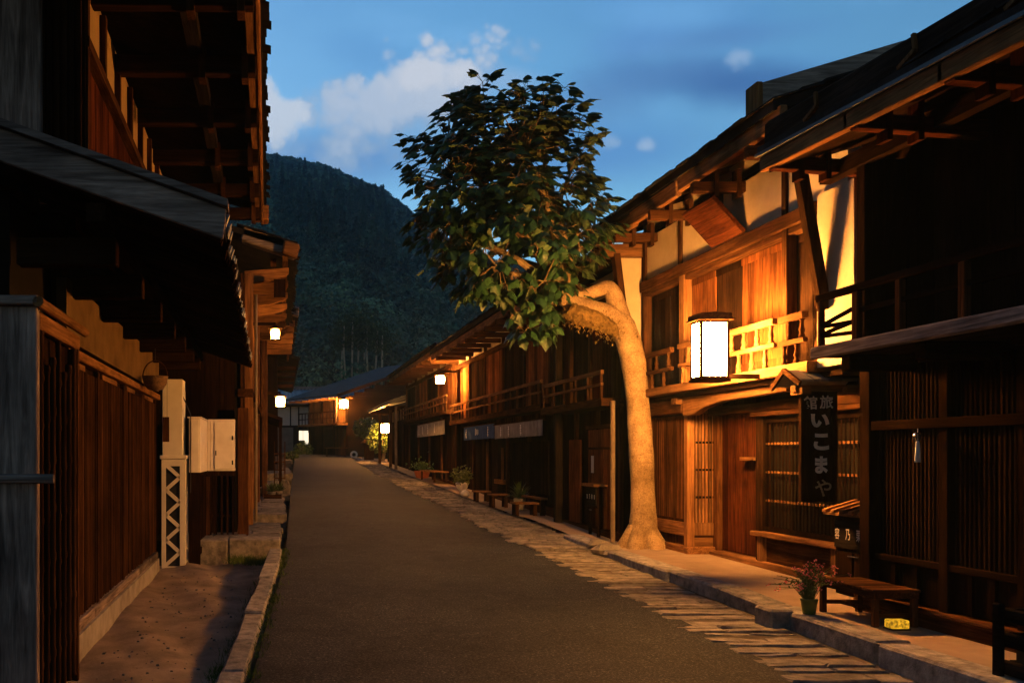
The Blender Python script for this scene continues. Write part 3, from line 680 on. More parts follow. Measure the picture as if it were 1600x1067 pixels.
# bench under the dark house
bn = thing('slatted_bench', 'low wooden bench with slatted seat beside the flower pot', 'bench', (5.12,7.8,.21))
bz = .525; bx0,bx1,by0,by1 = 4.93,5.30,7.42,8.2
mb = MB()
for i in range(11):
    y = by0+(by1-by0)*i/11; mb.box(bx0-.015,bx1+.015,y+.004,y+(by1-by0)/11-.006,bz-.022,bz+R(-.002,.002))
mb.build('seat', wood('mid','x'), bn, bevel=.003)
mb = MB(); mb.box(bx0,bx0+.025,by0+.01,by1-.01,bz-.075,bz-.024); mb.box(bx1-.025,bx1,by0+.01,by1-.01,bz-.075,bz-.024)
mb.box(bx0+.027,bx1-.027,by0+.01,by0+.035,bz-.075,bz-.024); mb.box(bx0+.027,bx1-.027,by1-.035,by1-.01,bz-.075,bz-.024); mb.build('apron', wood('mid','y'), bn)
for xx in (bx0,bx1-.045):
    for y in (by0+.012,by1-.057): mb = MB(); mb.box(xx,xx+.045,y,y+.045,walk_z(y)+.004,bz-.076); mb.build('leg', wood('mid'), bn, bevel=.004)
mb = MB(); mb.box(bx0+.046,bx1-.046,by1-.05,by1-.025,.29,.325); mb.box(bx0+.046,bx1-.046,by0+.02,by0+.045,.29,.325); mb.box((bx0+bx1)/2-.02,(bx0+bx1)/2+.02,by0+.046,by1-.051,.292,.323); mb.build('stretcher', wood('mid','x'), bn)

# glowing brick lamp on the walk
gl = thing('brick_lamp', 'small glowing yellow block light on the walk at the foot of the bench', 'lamp', (5.18,7.35,.21))
ly = 7.32; gx0 = (1394-CX)*ly/F; gx1 = (1422-CX)*ly/F
mb = MB(); mb.box(gx0,gx1,ly,ly+.1,.222,.29); mb.build('glass_block', emit('block_glow',(1,.48,.02),1.15,38), gl, bevel=.008)
mb = MB(); mb.box(gx0-.004,gx1+.004,ly-.004,ly+.104,.212,.221); mb.build('base', M_METAL, gl)

# writing cabinet by the dark house: front faces the street
def cabinet(x,y0,y1,zb,zt,label,roof='slat',base=None,lw=.07,lh=.11,legs=0,d=.34,ov=.12):
    t = thing('wooden_cabinet', label, 'cabinet', (x+d/2,(y0+y1)/2,zb))
    z0 = zb+legs
    mb = MB(); mb.box(x+.02,x+d,y0,y1,z0,zt); mb.build('body', wood('dark'), t, bevel=.005)
    w = (y1-y0)
    for k in (0,1):
        mb = MB(); mb.box(x,x+.018,y0+.03+k*w/2,y0+w/2-.006+k*(w/2-.024),z0+.05,zt-.34); dd = mb.build('door', wood('dark'), t)
    q = MB(); q.tube([(x-.012,y0+w*.38,zt-.375),(x-.012,y0+w*.62,zt-.375)],.006,6); q.build('handle', M_METAL, dd)
    mb = MB(); mb.box(x-.004,x+.018,y0+.02,y1-.02,zt-.30,zt-.03); pb = mb.build('name_panel', wood('black','y'), t)
    q = MB()
    for i,ch in enumerate('容乃栗類'):                    # seen from the street the first sign stands at the far end
        letter(q,ch,(x-.007,y1-.07-(w-.14)*i/3,zt-.165),(0,-1,0),(0,0,1),lw,lh,.01)
    q.build('lettering', M_PAPERNOTE, pb)
    mb = MB()
    if roof == 'slat':
        mb.prism([(x-ov,y0-.06,zt+.02),(x+d+.05,y0-.06,zt+.12),(x+d+.05,y0-.06,zt+.14),(x-ov,y0-.06,zt+.04)],(0,w+.12,0))
        for i in range(6): y = y0-.05+(w+.06)*i/5; mb.prism([(x-ov-.01,y,zt+.041),(x+d+.05,y,zt+.142),(x+d+.05,y,zt+.172),(x-ov-.01,y,zt+.071)],(0,.05,0))
    else: mb.box(x-.06,x+d+.02,y0-.05,y1+.05,zt+.002,zt+.045)
    mb.build('lid', wood('tan','x'), t)
    if legs:
        for xx in (x+.03,x+d-.06):
            for y in (y0+.02,y1-.07): q = MB(); q.box(xx,xx+.04,y,y+.05,zb,z0-.002); q.build('leg', wood('dark'), t)
    return t
cabinet(5.60,8.42,9.06,.25,1.02,'wooden cabinet with pale writing and a ridged sloping lid beside the dark house',d=.2,ov=.07)

# dark trough, bottom right
tr = thing('wooden_trough', 'dark open timber trough standing on the walk at the right edge', 'trough', (5.0,5.6,.21))
mb = MB()
for z in (.22,.40,.56): mb.box(4.70,4.75,5.15,5.86,z,z+.09); mb.box(4.75,5.3,5.80,5.85,z,z+.09); mb.box(4.75,5.3,5.15,5.2,z,z+.09)
for y in (5.15,5.80): mb.box(4.66,4.70,y,y+.07,.2,.68)
mb.box(5.25,5.3,5.21,5.79,.22,.65); mb.build('side_board', wood('black','y'), tr, bevel=.01)
mb = MB(); mb.box(4.76,5.24,5.21,5.79,.3,.45); mb.build('soil', M_GROUND, tr)

# flower pot
fp = thing('flower_pot', 'yellow green pot of pink flowers on the kerb beside the slatted bench', 'flower pot', (4.75,8.02,.22))
fy = 7.95; fx = (1264-CX)*fy/F; fz = .225
mb = MB(); mb.lathe((fx,fy,fz),[(.045,0),(.055,.03),(.068,.125),(.073,.13),(.073,.145),(.06,.145),(.055,.12)],20); mb.build('pot', simple('green_glaze',(.10,.12,.02),(.17,.19,.04),10,.35,.1,40), fp, smooth=True)
M_PINK = simple('pink_flower',(.55,.12,.13),(.75,.26,.27),20,.7,0,island=True)
st = MB(); lf = MB(); fr = random.Random(5)
def leafquad(mb, p, d, L, w):
    p = Vector(p); d = Vector(d).normalized(); a = d.cross(Vector((fr.uniform(-1,1),fr.uniform(-1,1),fr.uniform(-.3,1)))).normalized()*w
    mb.add([p,p+d*L*.5+a,p+d*L,p+d*L*.5-a],[(0,1,2,3)])
for i in range(95):
    th = fr.uniform(0,6.28); rr = abs(fr.gauss(0,.17)); rr = min(rr,.34); hgt = fr.uniform(.12,.30)+.06*(math.cos(th) > .2)
    tip = (fx+rr*math.cos(th),fy+rr*math.sin(th)*.8,fz+.14+hgt-rr*.25); mid = (fx+rr*.4*math.cos(th),fy+rr*.4*math.sin(th),fz+.14+hgt*.6)
    st.tube([(fx+.03*math.cos(th),fy+.03*math.sin(th),fz+.12),mid,tip],.0022,4,False)
    for k in range(7):
        q = fr.uniform(.15,.9); p = Vector(mid).lerp(Vector(tip),max(0,q*2-1)) if q > .5 else Vector((fx,fy,fz+.12)).lerp(Vector(mid),q*2)
        leafquad(lf,p,(fr.uniform(-1,1),fr.uniform(-1,1),fr.uniform(-.2,.8)),fr.uniform(.02,.04),.007)
    if i % 2 == 0:
        fl = MB()
        for k in range(4):
            c_ = Vector(tip)+Vector((fr.gauss(0,.012),fr.gauss(0,.012),fr.gauss(0,.012)))
            for m_ in range(4): leafquad(fl,c_,(fr.uniform(-1,1),fr.uniform(-1,1),fr.uniform(-1,1)),.014,.005)
        fl.build('flower', M_PINK, fp)
st.build('stem', simple('stem_green',(.06,.08,.02),(.1,.12,.03),10,.7,0), fp); lf.build('leaves', simple('pot_leaf',(.05,.09,.02),(.13,.17,.05),20,.6,0,island=True), fp)
# ================================================================ right row beyond the tree
def row_house(label, y0, y1, Xf, z0, zfl, zrail, ze, Xe, bays, name='row_house', kindU='amber', depth=4.6, pitch=.29, log=True, fin=True, nb=6):
    t = thing(name, label, 'house', (Xf,(y0+y1)/2,z0))
    Xu = Xf-.12
    mb = MB(); mb.box(Xf+.12,Xf+5,y0,y1,z0-.3,ze+.2); mb.build('house_core', M_INSIDE, t)
    mb = MB(); mb.box(Xf+.02,Xf+5,y0-.03,y0-.002,z0,ze+.2); mb.build('end_wall', wood('dark'), t)
    mb = planks(MB(),Xf+.03,y0+.05,y1-.05,z0+.12,zfl-.14,.24,.04); mb.build('lower_boarding', wood('dark'), t)
    mb = MB(); mb.box(Xf-.03,Xf+.12,y0,y1,z0-.2,z0+.115); mb.build('sill_beam', wood('mid','y'), t)
    n = bays
    for i in range(n+1):
        y = y0+.06+(y1-y0-.12)*i/n
        mb = MB(); mb.box(Xf-.03,Xf+.11,y-.055,y+.055,z0+.117,zfl-.13); mb.build('post', wood('mid'), t)
        mb = MB(); mb.box(Xu-.015,Xu+.11,y-.045,y+.045,zfl+.002,ze-.02); mb.build('post', wood('mid'), t)
    for i in range(n):
        a = y0+.11+(y1-y0-.12)*i/n; e = y0+(y1-y0-.12)*(i+1)/n
        mb = planks(MB(),Xu+.02+.02*(i%2),a+.01,e-.01,zfl+.004,ze-.35,.2,.03); mb.build('shutter', wood(kindU if i % 2 == 0 else 'dark'), t)
    mb = MB(); mb.box(Xu-.02,Xu+.12,y0,y1,ze-.34,ze-.22); mb.build('lintel_beam', wood('mid','y'), t)
    mb = MB(); mb.box(Xu+.05,Xu+.1,y0,y1,ze-.218,ze+.15); mb.build('plaster_band', M_PLASTER if fin else wood('mid','y'), t)
    mb = MB(); mb.box(Xu-.2,Xf+.1,y0,y1,zfl-.12,zfl); mb.build('balcony_beam', wood('mid','y'), t)
    mb = MB(); mb.box(Xu-.19,Xu-.14,y0+.05,y1-.05,zrail-.06,zrail); mb.box(Xu-.185,Xu-.145,y0+.05,y1-.05,(zrail+zfl)/2-.02,(zrail+zfl)/2+.02)
    r = mb.build('railing', wood('tan','y'), t)
    k = max(3,int((y1-y0)/.55))
    for i in range(k+1):
        y = y0+.1+(y1-y0-.2)*i/k; mb = MB(); mb.box(Xu-.183,Xu-.147,y-.02,y+.02,zfl+.002,zrail-.062); mb.build('baluster', wood('mid'), r)
    for i in range(nb+1):
        y = y0+.15+(y1-y0-.3)*i/nb
        mb = MB(); mb.box(Xe-.06,Xu+.1,y-.05,y+.05,ze-.16,ze-.06); mb.build('eave_beam', wood('mid','x'), t)
    mb = MB(); mb.box(Xe,Xe+.07,y0-.1,y1+.1,ze-.05,ze+.1); mb.build('fascia_board', wood('tan','y'), t)
    mb = MB(); mb.prism([(Xe+.08,y0-.1,ze+.09),(Xu+.1,y0-.1,ze+.09+(Xu-Xe)*pitch),(Xu+.1,y0-.1,ze+.11+(Xu-Xe)*pitch),(Xe+.08,y0-.1,ze+.11)],(0,y1-y0+.2,0)); mb.build('soffit', wood('mid','x'), t)
    rf = shingle_roof(y0-.12,y1+.12,Xe-.03,ze+.12,t,pitch=pitch,depth=depth,ragged=.09)
    if log:
        mb = MB(); mb.tube([(Xe+.14,y0,ze+.31),(Xe+.14,(y0+y1)/2,ze+.33),(Xe+.14,y1,ze+.30)],.05,7,jit=.1); mb.build('roof_pole', wood('black','y'), rf)
        y = y0+.3
        sb = MB()
        while y < y1:
            c_ = Vector((Xe+R(.22,.9),y,0)); c_.z = ze+.26+(c_.x-Xe)*pitch; r_ = R(.07,.12)
            vs = []; 
            for (dx,dy,dz) in ((-1,-1,-.4),(1,-1,-.4),(1,1,-.4),(-1,1,-.4),(-.7,-.7,.6),(.7,-.7,.6),(.7,.7,.6),(-.7,.7,.6)): vs.append(c_+Vector((dx*r_*R(.7,1.2),dy*r_*R(.7,1.2),dz*r_)))
            sb.hexa(vs); y += R(.35,.8)
        sb.build('roof_stones', M_STONE, rf)
    return t
hA = row_house('dark board house with narrow balcony just behind the leaning street tree', 13.6, 16.75, 5.2, .33, 2.50, 2.93, 4.30, 4.42, 3, name='board_house', kindU='red', nb=3, depth=4.2)
# doors of A: two leaves, lighter board, note
mb = planks(MB(),5.165,14.0,15.0,.46,2.05,.25,.03); d_ = mb.build('door', wood('amber'), hA)
mb = MB(); mb.box(5.14,5.163,13.95,15.05,2.06,2.12); mb.box(5.145,5.163,14.0,15.0,1.72,1.76); mb.build('door_rail', wood('mid','y'), d_)
mb = planks(MB(),5.15,15.35,15.95,.46,1.9,.3,.03); mb.build('board_panel', wood('amber'), hA)
mb = MB(); mb.box(5.145,5.164,14.72,14.80,1.34,1.62); mb.build('paper_note', M_PAPERNOTE, d_)
mb = MB(); mb.tube([(5.02,13.5,2.45),(5.02,13.5,.33)],.035,10); mb.build('drain_pipe', M_PIPE, hA)
# tall dark post on the street side between A and B, and the little fence seen over the branch
mb = MB(); mb.box(4.96,5.09,16.1,16.24,.42,4.3); pst = mb.build('timber_post', wood('black'), base=(5.02,16.17,.42), bevel=.01); tag(pst,'tall square dark timber post standing on the walk before the grey shop curtain','post')

hB = row_house('long shop house with indigo and grey curtains under its balcony', 16.95, 26.1, 5.25, .50, 2.60, 3.06, 4.42, 4.42, 5, name='shop_house', nb=9)
mb = slats_y(MB(),5.08,17.2,21.2,2.31,2.45,.09,.035,.03); mb.box(5.07,5.14,17.2,21.2,2.30,2.312); mb.build('frieze_lattice', wood('red'), hB)
mb = slats_y(MB(),5.17,17.3,20.0,.85,1.9,.07,.03,.03); mb.build('lattice', wood('dark'), hB)
for a_,e_,z0_,z1_ in ((22.3,22.36,.75,1.95),(20.8,20.84,1.0,1.8)): mb = MB(); mb.box(5.15,5.2,a_,e_,z0_,z1_); mb.build('pale_strip', wood('tan'), hB)
mb = MB(); mb.box(5.12,5.2,20.6,21.4,.95,1.05); mb.build('window_shelf', wood('tan','y'), hB)
hC = row_house('dark two storey house with roof stones beyond the indigo curtain', 26.3, 36.0, 5.2, .72, 2.95, 3.40, 4.56, 4.42, 4, name='stone_roof_house', nb=8)
# curtains
def noren(x, y0, y1, zb, zt, mat, label, marks=()):
    mb = MB(); vs = []; n = int((y1-y0)*16); fs = []
    for i in range(n+1):
        y = y0+(y1-y0)*i/n; k = .018*math.sin(i*1.7)+.008*math.sin(i*.6)
        for z,a in ((zt,.15),((zt+zb)/2,.7),(zb+R(-.01,.01),1)): vs.append((x+k*a,y,z))
        for z,a in ((zt,.15),((zt+zb)/2,.7),(zb,1)): vs.append((x+k*a+.008,y,z))
    for i in range(n):
        o = i*6
        for j in (0,1):
            fs.append((o+j,o+j+1,o+j+7,o+j+6)); fs.append((o+3+j,o+9+j,o+10+j,o+4+j))
    mb.add(vs,fs); c_ = mb.build('shop_curtain', mat, base=(x,(y0+y1)/2,zb)); tag(c_,label,'curtain','shop curtains along the right row')
    mb = MB(); mb.tube([(x,y0-.1,zt+.01),(x,y1+.1,zt+.01)],.014,6); mb.build('rod', wood('mid','y'), c_)
    q = MB()
    for (f,kind) in marks:
        y = y1-(y1-y0)*f
        if kind == 'col':
            for j in range(4):
                z = zt-.06-(zt-zb-.1)*j/4; q.box(x-.032,x-.028,y-.035-.02*(j%2),y+.03,z-.02,z)
                q.box(x-.032,x-.028,y+.01*(j%3-1)-.01,y+.01*(j%3-1)+.012,z-.06,z-.022)
        elif kind == 'bar': q.box(x-.032,x-.028,y-.02,y+.02,zb+.08,zt-.07)
        elif kind == 'art':
            for j,(h0,h1) in enumerate(((.35,.7),(.3,.75),(.38,.72),(.3,.8))): q.box(x-.032,x-.028,y-.16+j*.1,y-.13+j*.1,zb+(zt-zb)*h0,zb+(zt-zb)*h1)
    if q.v: q.build('white_mark', M_WHITE, c_)
    return c_
noren(5.0,17.05,20.85,2.0,2.31,M_CLOTH,'wide pale grey shop curtain right of the indigo one',((.18,'col'),(.36,'col'),(.62,'col')))
noren(5.0,20.9,24.3,2.02,2.36,M_INDIGO,'indigo blue shop curtain with white marks',((.12,'col'),(.5,'art'),(.85,'col')))
noren(5.0,27.2,32.5,2.25,2.68,M_CLOTH,'grey shop curtain with white marks of the farther house below its slanting awning board',((.1,'col'),(.25,'bar'),(.45,'col'),(.7,'bar')))
# small house and its low lean-to at the end of the right row
hD = thing('low_house', 'low house with grey lean-to roof ending the right row', 'house', (5.3,39,.95))
mb = MB(); mb.box(5.3,9.5,36.3,42.5,.6,3.7); mb.build('house_core', M_INSIDE, hD)
mb = planks(MB(),5.25,36.3,42.5,.95,3.05,.3,.04); mb.build('boarding', wood('mid'), hD)
mb = MB(); mb.box(5.24,5.29,38.2,41.8,3.12,3.58); wn = mb.build('window', M_PLASTER, hD)
mb = MB()
for i in range(5): mb.box(5.2,5.238,38.2+i*.89-.04,38.2+i*.89+.04,3.1,3.6)
mb.box(5.2,5.238,38.1,41.9,3.06,3.1); mb.build('window_frame', wood('dark'), wn)
shingle_roof(36.2,44.5,4.4,3.68,hD,pitch=.30,depth=3,mat=M_TILE,back=False,ragged=.02)
for y in (37.5,39.5,41.5,43.5): mb = MB(); mb.box(4.45,5.3,y-.05,y+.05,3.56,3.66); mb.build('eave_beam', wood('mid','x'), hD)
mb = MB(); mb.tube([(4.75,36.6,.95),(4.75,36.6,3.6)],.06,8); mb.build('round_post', wood('grey'), hD)
for y in (42.6,38.5): mb = MB(); mb.box(4.7,4.82,y-.06,y+.06,1,3.55); mb.build('post', wood('tan'), hD)

# ================================================================ end of the street
def rot_house(label,name,corner,ux,uy,L,D,z0,zfl,ze,pitch,over):
    t = thing(name,label,'house',(corner[0],corner[1],z0))
    c0 = Vector((corner[0],corner[1],0)); u = Vector((ux,uy,0)).normalized(); v = Vector((u.y,-u.x,0))   # u along front, v along gable (away)
    if v.y < 0: v = -v
    def Q(a,b,z): p = c0+u*a+v*b; return (p.x,p.y,z)
    def bx(mb,a0,a1,b0,b1,z0_,z1_): return mb.hexa([Q(a0,b0,z0_),Q(a1,b0,z0_),Q(a1,b1,z0_),Q(a0,b1,z0_),Q(a0,b0,z1_),Q(a1,b0,z1_),Q(a1,b1,z1_),Q(a0,b1,z1_)])
    return t,Q,bx
hE,Q,bx = rot_house('timber house with long balcony closing the end of the street','corner_house',(4.15,55.2),-.49,.87,6.2,6,1.5,3.55,5.15,.32,1)
mb = MB(); bx(mb,.06,4.5,.06,7,1.2,5.2); mb.build('house_core', M_INSIDE, hE)
mb = MB()
for i in range(19): a = .02+i*.235; bx(mb,a,a+.228,0,.05,1.5,3.4)
mb.build('lower_boarding', wood('mid'), hE)
mb = MB()
for i in range(19): a = .02+i*.235; bx(mb,a,a+.228,.0,.05,3.6,5.1)
mb.build('upper_boarding', wood('tan'), hE)
mb = MB()
for i in range(22):
    z = 1.5+i*.25; b0 = max(.02,(z+.25-4.95)/.32-1.2)
    if b0 < 6.9: bx(mb,-.04,.0,b0,7,z,z+.243)
mb.build('gable_siding', wood('dark','x'), hE)
for a in (.05,1.4,2.8,4.42):
    mb = MB(); bx(mb,a-.06,a+.06,-.06,-.003,1.4,5.1); mb.build('post', wood('dark'), hE)
mb = MB(); bx(mb,-.1,4.7,-.75,.0,3.42,3.55); mb.build('balcony_floor', wood('tan','x'), hE)
mb = MB(); bx(mb,-.1,4.7,-.75,-.68,4.22,4.3); bx(mb,-.1,4.7,-.74,-.69,3.85,3.9); r = mb.build('railing', wood('mid','x'), hE)
for i in range(13): a = -.06+i*.387; q = MB(); bx(q,a-.025,a+.025,-.74,-.69,3.552,4.218); q.build('baluster', wood('mid'), r)
mb = MB()
for (b0,b1,s_) in ((-1.3,6.5,1),):
    z0_,z1_ = 5.12,5.12+7.8*.32
    mb.hexa([Q(-.9,b0,z0_),Q(5.6,b0,z0_),Q(5.6,b1,z1_),Q(-.9,b1,z1_),Q(-.9,b0,z0_+.12),Q(5.6,b0,z0_+.12),Q(5.6,b1,z1_+.12),Q(-.9,b1,z1_+.12)])
mb.build('roof', simple('worn_sheet_roof',(.035,.037,.042),(.08,.083,.092),3,.8,.3,20), hE)
mb = MB(); mb.hexa([Q(-.96,-1.3,5.06),Q(-.91,-1.3,5.06),Q(-.91,6.5,7.55),Q(-.96,6.5,7.55),Q(-.96,-1.3,5.26),Q(-.91,-1.3,5.26),Q(-.91,6.5,7.75),Q(-.96,6.5,7.75)]); mb.build('bargeboard', wood('mid','y'), hE)
for i in range(8): a = -.6+i*.8; q = MB(); bx(q,a-.05,a+.05,-1.25,.0,5.0,5.1); q.build('eave_beam', wood('tan','y'), hE)
mb = MB(); bx(mb,1.6,2.5,-.012,-.002,1.6,3.2); mb.build('door', wood('dark'), hE)
mb = MB(); mb.tube([Q(-.2,-.9,3.6),Q(-.2,-.9,5.1)],.04,6); mb.build('drain_pipe', M_PIPE, hE)
hF = thing('tiled_house', 'blue grey tiled house with white plaster panels and a lit window', 'house', (.8,66,1.7))
mb = MB(); mb.box(-4,6,66.06,73,1.2,5.3); mb.build('house_core', M_INSIDE, hF)
mb = MB(); mb.box(-4,1.0,66,66.055,1.4,3.6); mb.build('lower_wall', simple('grey_render',(.12,.13,.13),(.2,.21,.21),2,.9,.1), hF)
mb = MB(); mb.box(.85,1.35,66,66.05,3.75,5.1); mb.box(1.45,2.75,66,66.05,3.75,5.1); mb.box(-4,.75,66,66.05,3.75,5.1); mb.build('plaster_panel', M_PLASTER_W, hF)
mb = MB(); mb.box(-4,6,65.95,66.04,3.6,3.74); mb.box(-4,6,65.95,66.04,5.1,5.3); mb.build('beam', wood('dark','x'), hF)
M_WIN = emit('lit_window',(1,.86,.62),1.25)
mb = MB(); mb.box(1.42,2.1,65.96,65.99,2.65,3.35); mb.box(1.85,2.25,65.95,65.958,2.35,3.2); wn = mb.build('lit_window', M_WIN, hF)
mb = MB(); mb.box(1.38,1.415,65.94,66.0,2.6,3.4); mb.box(1.7,1.73,65.94,65.957,2.65,3.35); mb.build('window_frame', wood('dark'), wn)
rb = MB(); rb.prism([(-5,65.0,5.25),(7,65,5.25),(7,65,5.35),(-5,65,5.35)],(0,5,1.3)); 
x = -5
while x < 7: rb.prism([(x,64.95,5.36),(x+.13,64.95,5.36),(x+.10,64.95,5.43),(x+.03,64.95,5.43)],(0,5,1.3)); x += .27
rb.build('roof', M_TILE, hF)
mb = MB(); mb.box(-5,7,69.9,70.3,6.65,6.9); mb.build('ridge', M_TILE, hF)

# bench, notice board, round marker, shrubs at the far end
mb = MB(); p0 = at(507,708,53); fb = thing('plank_bench','long low plank bench before the corner house at the end of the street','bench',(p0[0],53,1.5))
mb.box(2.66,4.0,52.8,53.3,1.98,2.04); mb.build('seat', wood('tan','x'), fb)
for xx in (2.75,3.85):
    for yy_ in (52.85,53.2): mb = MB(); mb.box(xx,xx+.07,yy_,yy_+.06,1.45,1.978); mb.build('leg', wood('mid'), fb)
rm = thing('round_disc', 'small pale round disc on a short post by the far road bend', 'marker', (4.33,52,1.45))
c_ = at(553,710,52); mb = MB(); mb.tube([(c_[0],c_[1],c_[2]),(c_[0],c_[1]+.04,c_[2])],.22,20); mb.build('disc', M_WHITEPAINT, rm)
mb = MB(); mb.tube([(c_[0],c_[1]-.01,c_[2]),(c_[0],c_[1]-.002,c_[2])],.11,16); mb.build('disc_centre', wood('dark'), rm)
mb = MB(); mb.tube([(c_[0],c_[1]+.06,1.4),(c_[0],c_[1]+.06,c_[2]+.1)],.03,8); mb.build('post', wood('grey'), rm)
nb_ = thing('roofed_notice', 'small roofed notice stand beside the lit green tree at the far bend', 'notice stand', (4.7,47,1.25))
y = 46; xa = (570-CX)*y/F; xb = (584-CX)*y/F; zb = g(y)+.1; zt = EYE+(CY-692)*y/F
mb = MB(); mb.box(xa,xb,y,y+.4,zb,zt); mb.build('body', wood('mid'), nb_)
mb = MB(); xm = (xa+xb)/2; mb.prism([(xa-.18,y-.15,zt),(xb+.18,y-.15,zt),(xm,y-.15,zt+.42)],(0,.75,0)); mb.build('roof', wood('tan','y'), nb_)

# lamps along the street
def small_lamp(px,py,Y,sz,label,strength,kind='paper_lamp',arm=None,post=None):
    c_ = at(px,py,Y); m_ = lamp_paper('lamp_paper_%d' % int(strength), strength*5, .30)
    t = thing('street_lantern', label, 'lantern', c_, 'small lanterns hung along the street')
    h = sz/2; mb = MB(); mb.box(c_[0]-h+.015,c_[0]+h-.015,c_[1]-h+.015,c_[1]+h-.015,c_[2]-h+.015,c_[2]+h-.01); mb.build('paper_panel', m_, t)
    mb = MB()
    for sx in (-1,1):
        for sy in (-1,1): mb.box(c_[0]+sx*(h-.008)-.008,c_[0]+sx*(h-.008)+.008,c_[1]+sy*(h-.008)-.008,c_[1]+sy*(h-.008)+.008,c_[2]-h,c_[2]+h)
    mb.box(c_[0]-h,c_[0]+h,c_[1]-h,c_[1]+h,c_[2]-h-.012,c_[2]-h); mb.build('frame', wood('mid'), t)
    mb = MB(); mb.prism([(c_[0]-h-.03,c_[1]-h-.03,c_[2]+h),(c_[0]+h+.03,c_[1]-h-.03,c_[2]+h),(c_[0],c_[1]-h-.03,c_[2]+h+.06)],(0,sz+.06,0)); mb.build('cap', wood('dark'), t)
    if arm: mb = MB(); mb.beam((c_[0],c_[1],c_[2]+h+.1),(arm[0],arm[1],c_[2]+h+.1),.05,.06); mb.beam((c_[0],c_[1],c_[2]+h+.02),(c_[0],c_[1],c_[2]+h+.13),.02,.02); mb.build('arm', wood('dark','x'), t)
    if post: mb = MB(); mb.box(post[0]-.05,post[0]+.05,post[1]-.05,post[1]+.05,post[2],c_[2]+h+.16); mb.build('post', wood('dark'), t)
    return t
small_lamp(688,593,25.3,.24,'lantern on a bracket arm at the right row above the far grey curtain',1000,arm=(5.05,25.3),post=(5.05,25.3,.75))
small_lamp(430,522,18.6,.22,'lantern under the eave of the left house with the pale gable log',85,arm=(-.6,18.6))
small_lamp(438,627,26,.30,'lantern on the farther left house above its low roof',190,arm=(-.6,26))
small_lamp(537.5,631,54.0,.52,'lantern under the eave of the corner house closing the street',300,arm=(4.1,55.0))
small_lamp(603,669,44,.46,'lantern on a post beside the small green tree at the far right bend',260,arm=(5.35,44),post=(5.35,44,1.2))

# benches, plants along the right row
def low_bench(label,x0,x1,y0,y1,z0,z1):
    t = thing('low_bench',label,'bench',((x0+x1)/2,(y0+y1)/2,z0),'low benches along the right row')
    mb = MB(); n = 3
    for i in range(n): mb.box(x0+(x1-x0)*i/n+.003,x0+(x1-x0)*(i+1)/n-.003,y0,y1,z1-.035,z1)
    mb.build('seat', wood('tan','y'), t, bevel=.004)
    for xx in (x0+.03,x1-.09):
        for yy_ in (y0+.06,y1-.12): q = MB(); q.box(xx,xx+.06,yy_,yy_+.06,z0,z1-.037); q.build('leg', wood('mid'), t)
    return t
def pxbench(label,pl,pr,py_top,py_foot,z):
    Y = (EYE-z)*F/(py_foot-CY); x0 = (pl-CX)*Y/F; x1 = (pr-CX)*Y/F; zt = EYE+(CY-py_top)*Y/F
    low_bench(label,x0,x1,Y,Y+.42,z,zt)
pxbench('low bench nearest the tall dark post on the right walk',805,843,785,806,.45)
pxbench('low bench touching the smallest one, below the grey curtain',768,797,772,793,.51)
pxbench('smallest low bench next to the round white stone',743,768,767,784,.56)
low_bench('long dark low table near the red flower tub by the far grey curtain',4.62,5.1,27.0,29.6,.79,1.12)
low_bench('long pale bench against the shop front lattice below the grey curtain',5.0,5.15,17.2,18.9,.46,.80)
def spiky(label,c_,n,L,w,mat,base):
    t = thing('spiky_plant',label,'plant',base); mb = MB()
    for i in range(n):
        th = R(0,6.28); el = R(.25,1.4); d = Vector((math.cos(th)*math.cos(el),math.sin(th)*math.cos(el),math.sin(el))); s_ = d.cross(Vector((0,0,1))).normalized()*w
        p = Vector(c_); q = p+d*L*.6; e = q+Vector((d.x,d.y,d.z-.5)).normalized()*L*.4*R(.7,1.1); mb.add([p-s_,p+s_,q+s_,q-s_,e],[(0,1,2,3),(3,2,4)])
    mb.build('leaves', mat, t); mb = MB(); mb.lathe((c_[0],c_[1],base[2]),[(.09,0),(.13,c_[2]-base[2]),(.11,c_[2]-base[2]+.01)],12); mb.build('pot', M_KERB, t); return t
M_PLANT = simple('plant_green',(.02,.045,.012),(.07,.13,.04),14,.55,0,island=True)
c_ = at(812,780,18.6); spiky('dark spiky potted plant behind the low benches',(4.98,18.6,.72),60,.42,.014,M_PLANT,(4.98,18.6,.49))
c_ = at(722,763,23.2); tp = thing('white_pot_plant','round white pot with bushy yellow green plant by the indigo curtain','potted plant',(c_[0],23.2,.62))
mb = MB(); mb.lathe((c_[0],23.2,.62),[(.05,0),(.05,.05),(.14,.16),(.17,.28),(.16,.29)],16); mb.build('pot', M_WHITEPAINT, tp, smooth=True)
mb = MB()
for i in range(260):
    d = Vector((random.gauss(0,1),random.gauss(0,1),random.gauss(0,.8))).normalized()*R(.1,.27); p = Vector((c_[0],23.2,1.08))+d; leafquad(mb,p,(d.x+R(-1,1),d.y+R(-1,1),d.z+R(-1,.5)),.10,.03)
mb.build('leaves', simple('pot_plant_leaf',(.06,.09,.015),(.18,.22,.05),20,.6,0,island=True), tp)
mb = MB(); mb.lathe((4.55,22.0,.59),[(.05,0),(.1,.04),(.11,.1),(.06,.16),(.01,.18)],12); tag(mb.build('round_stone', M_WHITEPAINT, base=(4.55,22.0,.59), smooth=True),'small round white stone on the walk between potted plant and smallest bench','stone')
rt = thing('flower_tub','low red tub of dark flowers by the far right shop','flower tub',(4.8,30.5,.85))
mb = MB(); mb.lathe((4.85,30.5,.82),[(.2,0),(.28,.25),(.26,.26)],14); mb.build('tub', simple('terracotta',(.2,.06,.03),(.3,.1,.05),8,.8,.1), rt)
mb = MB()
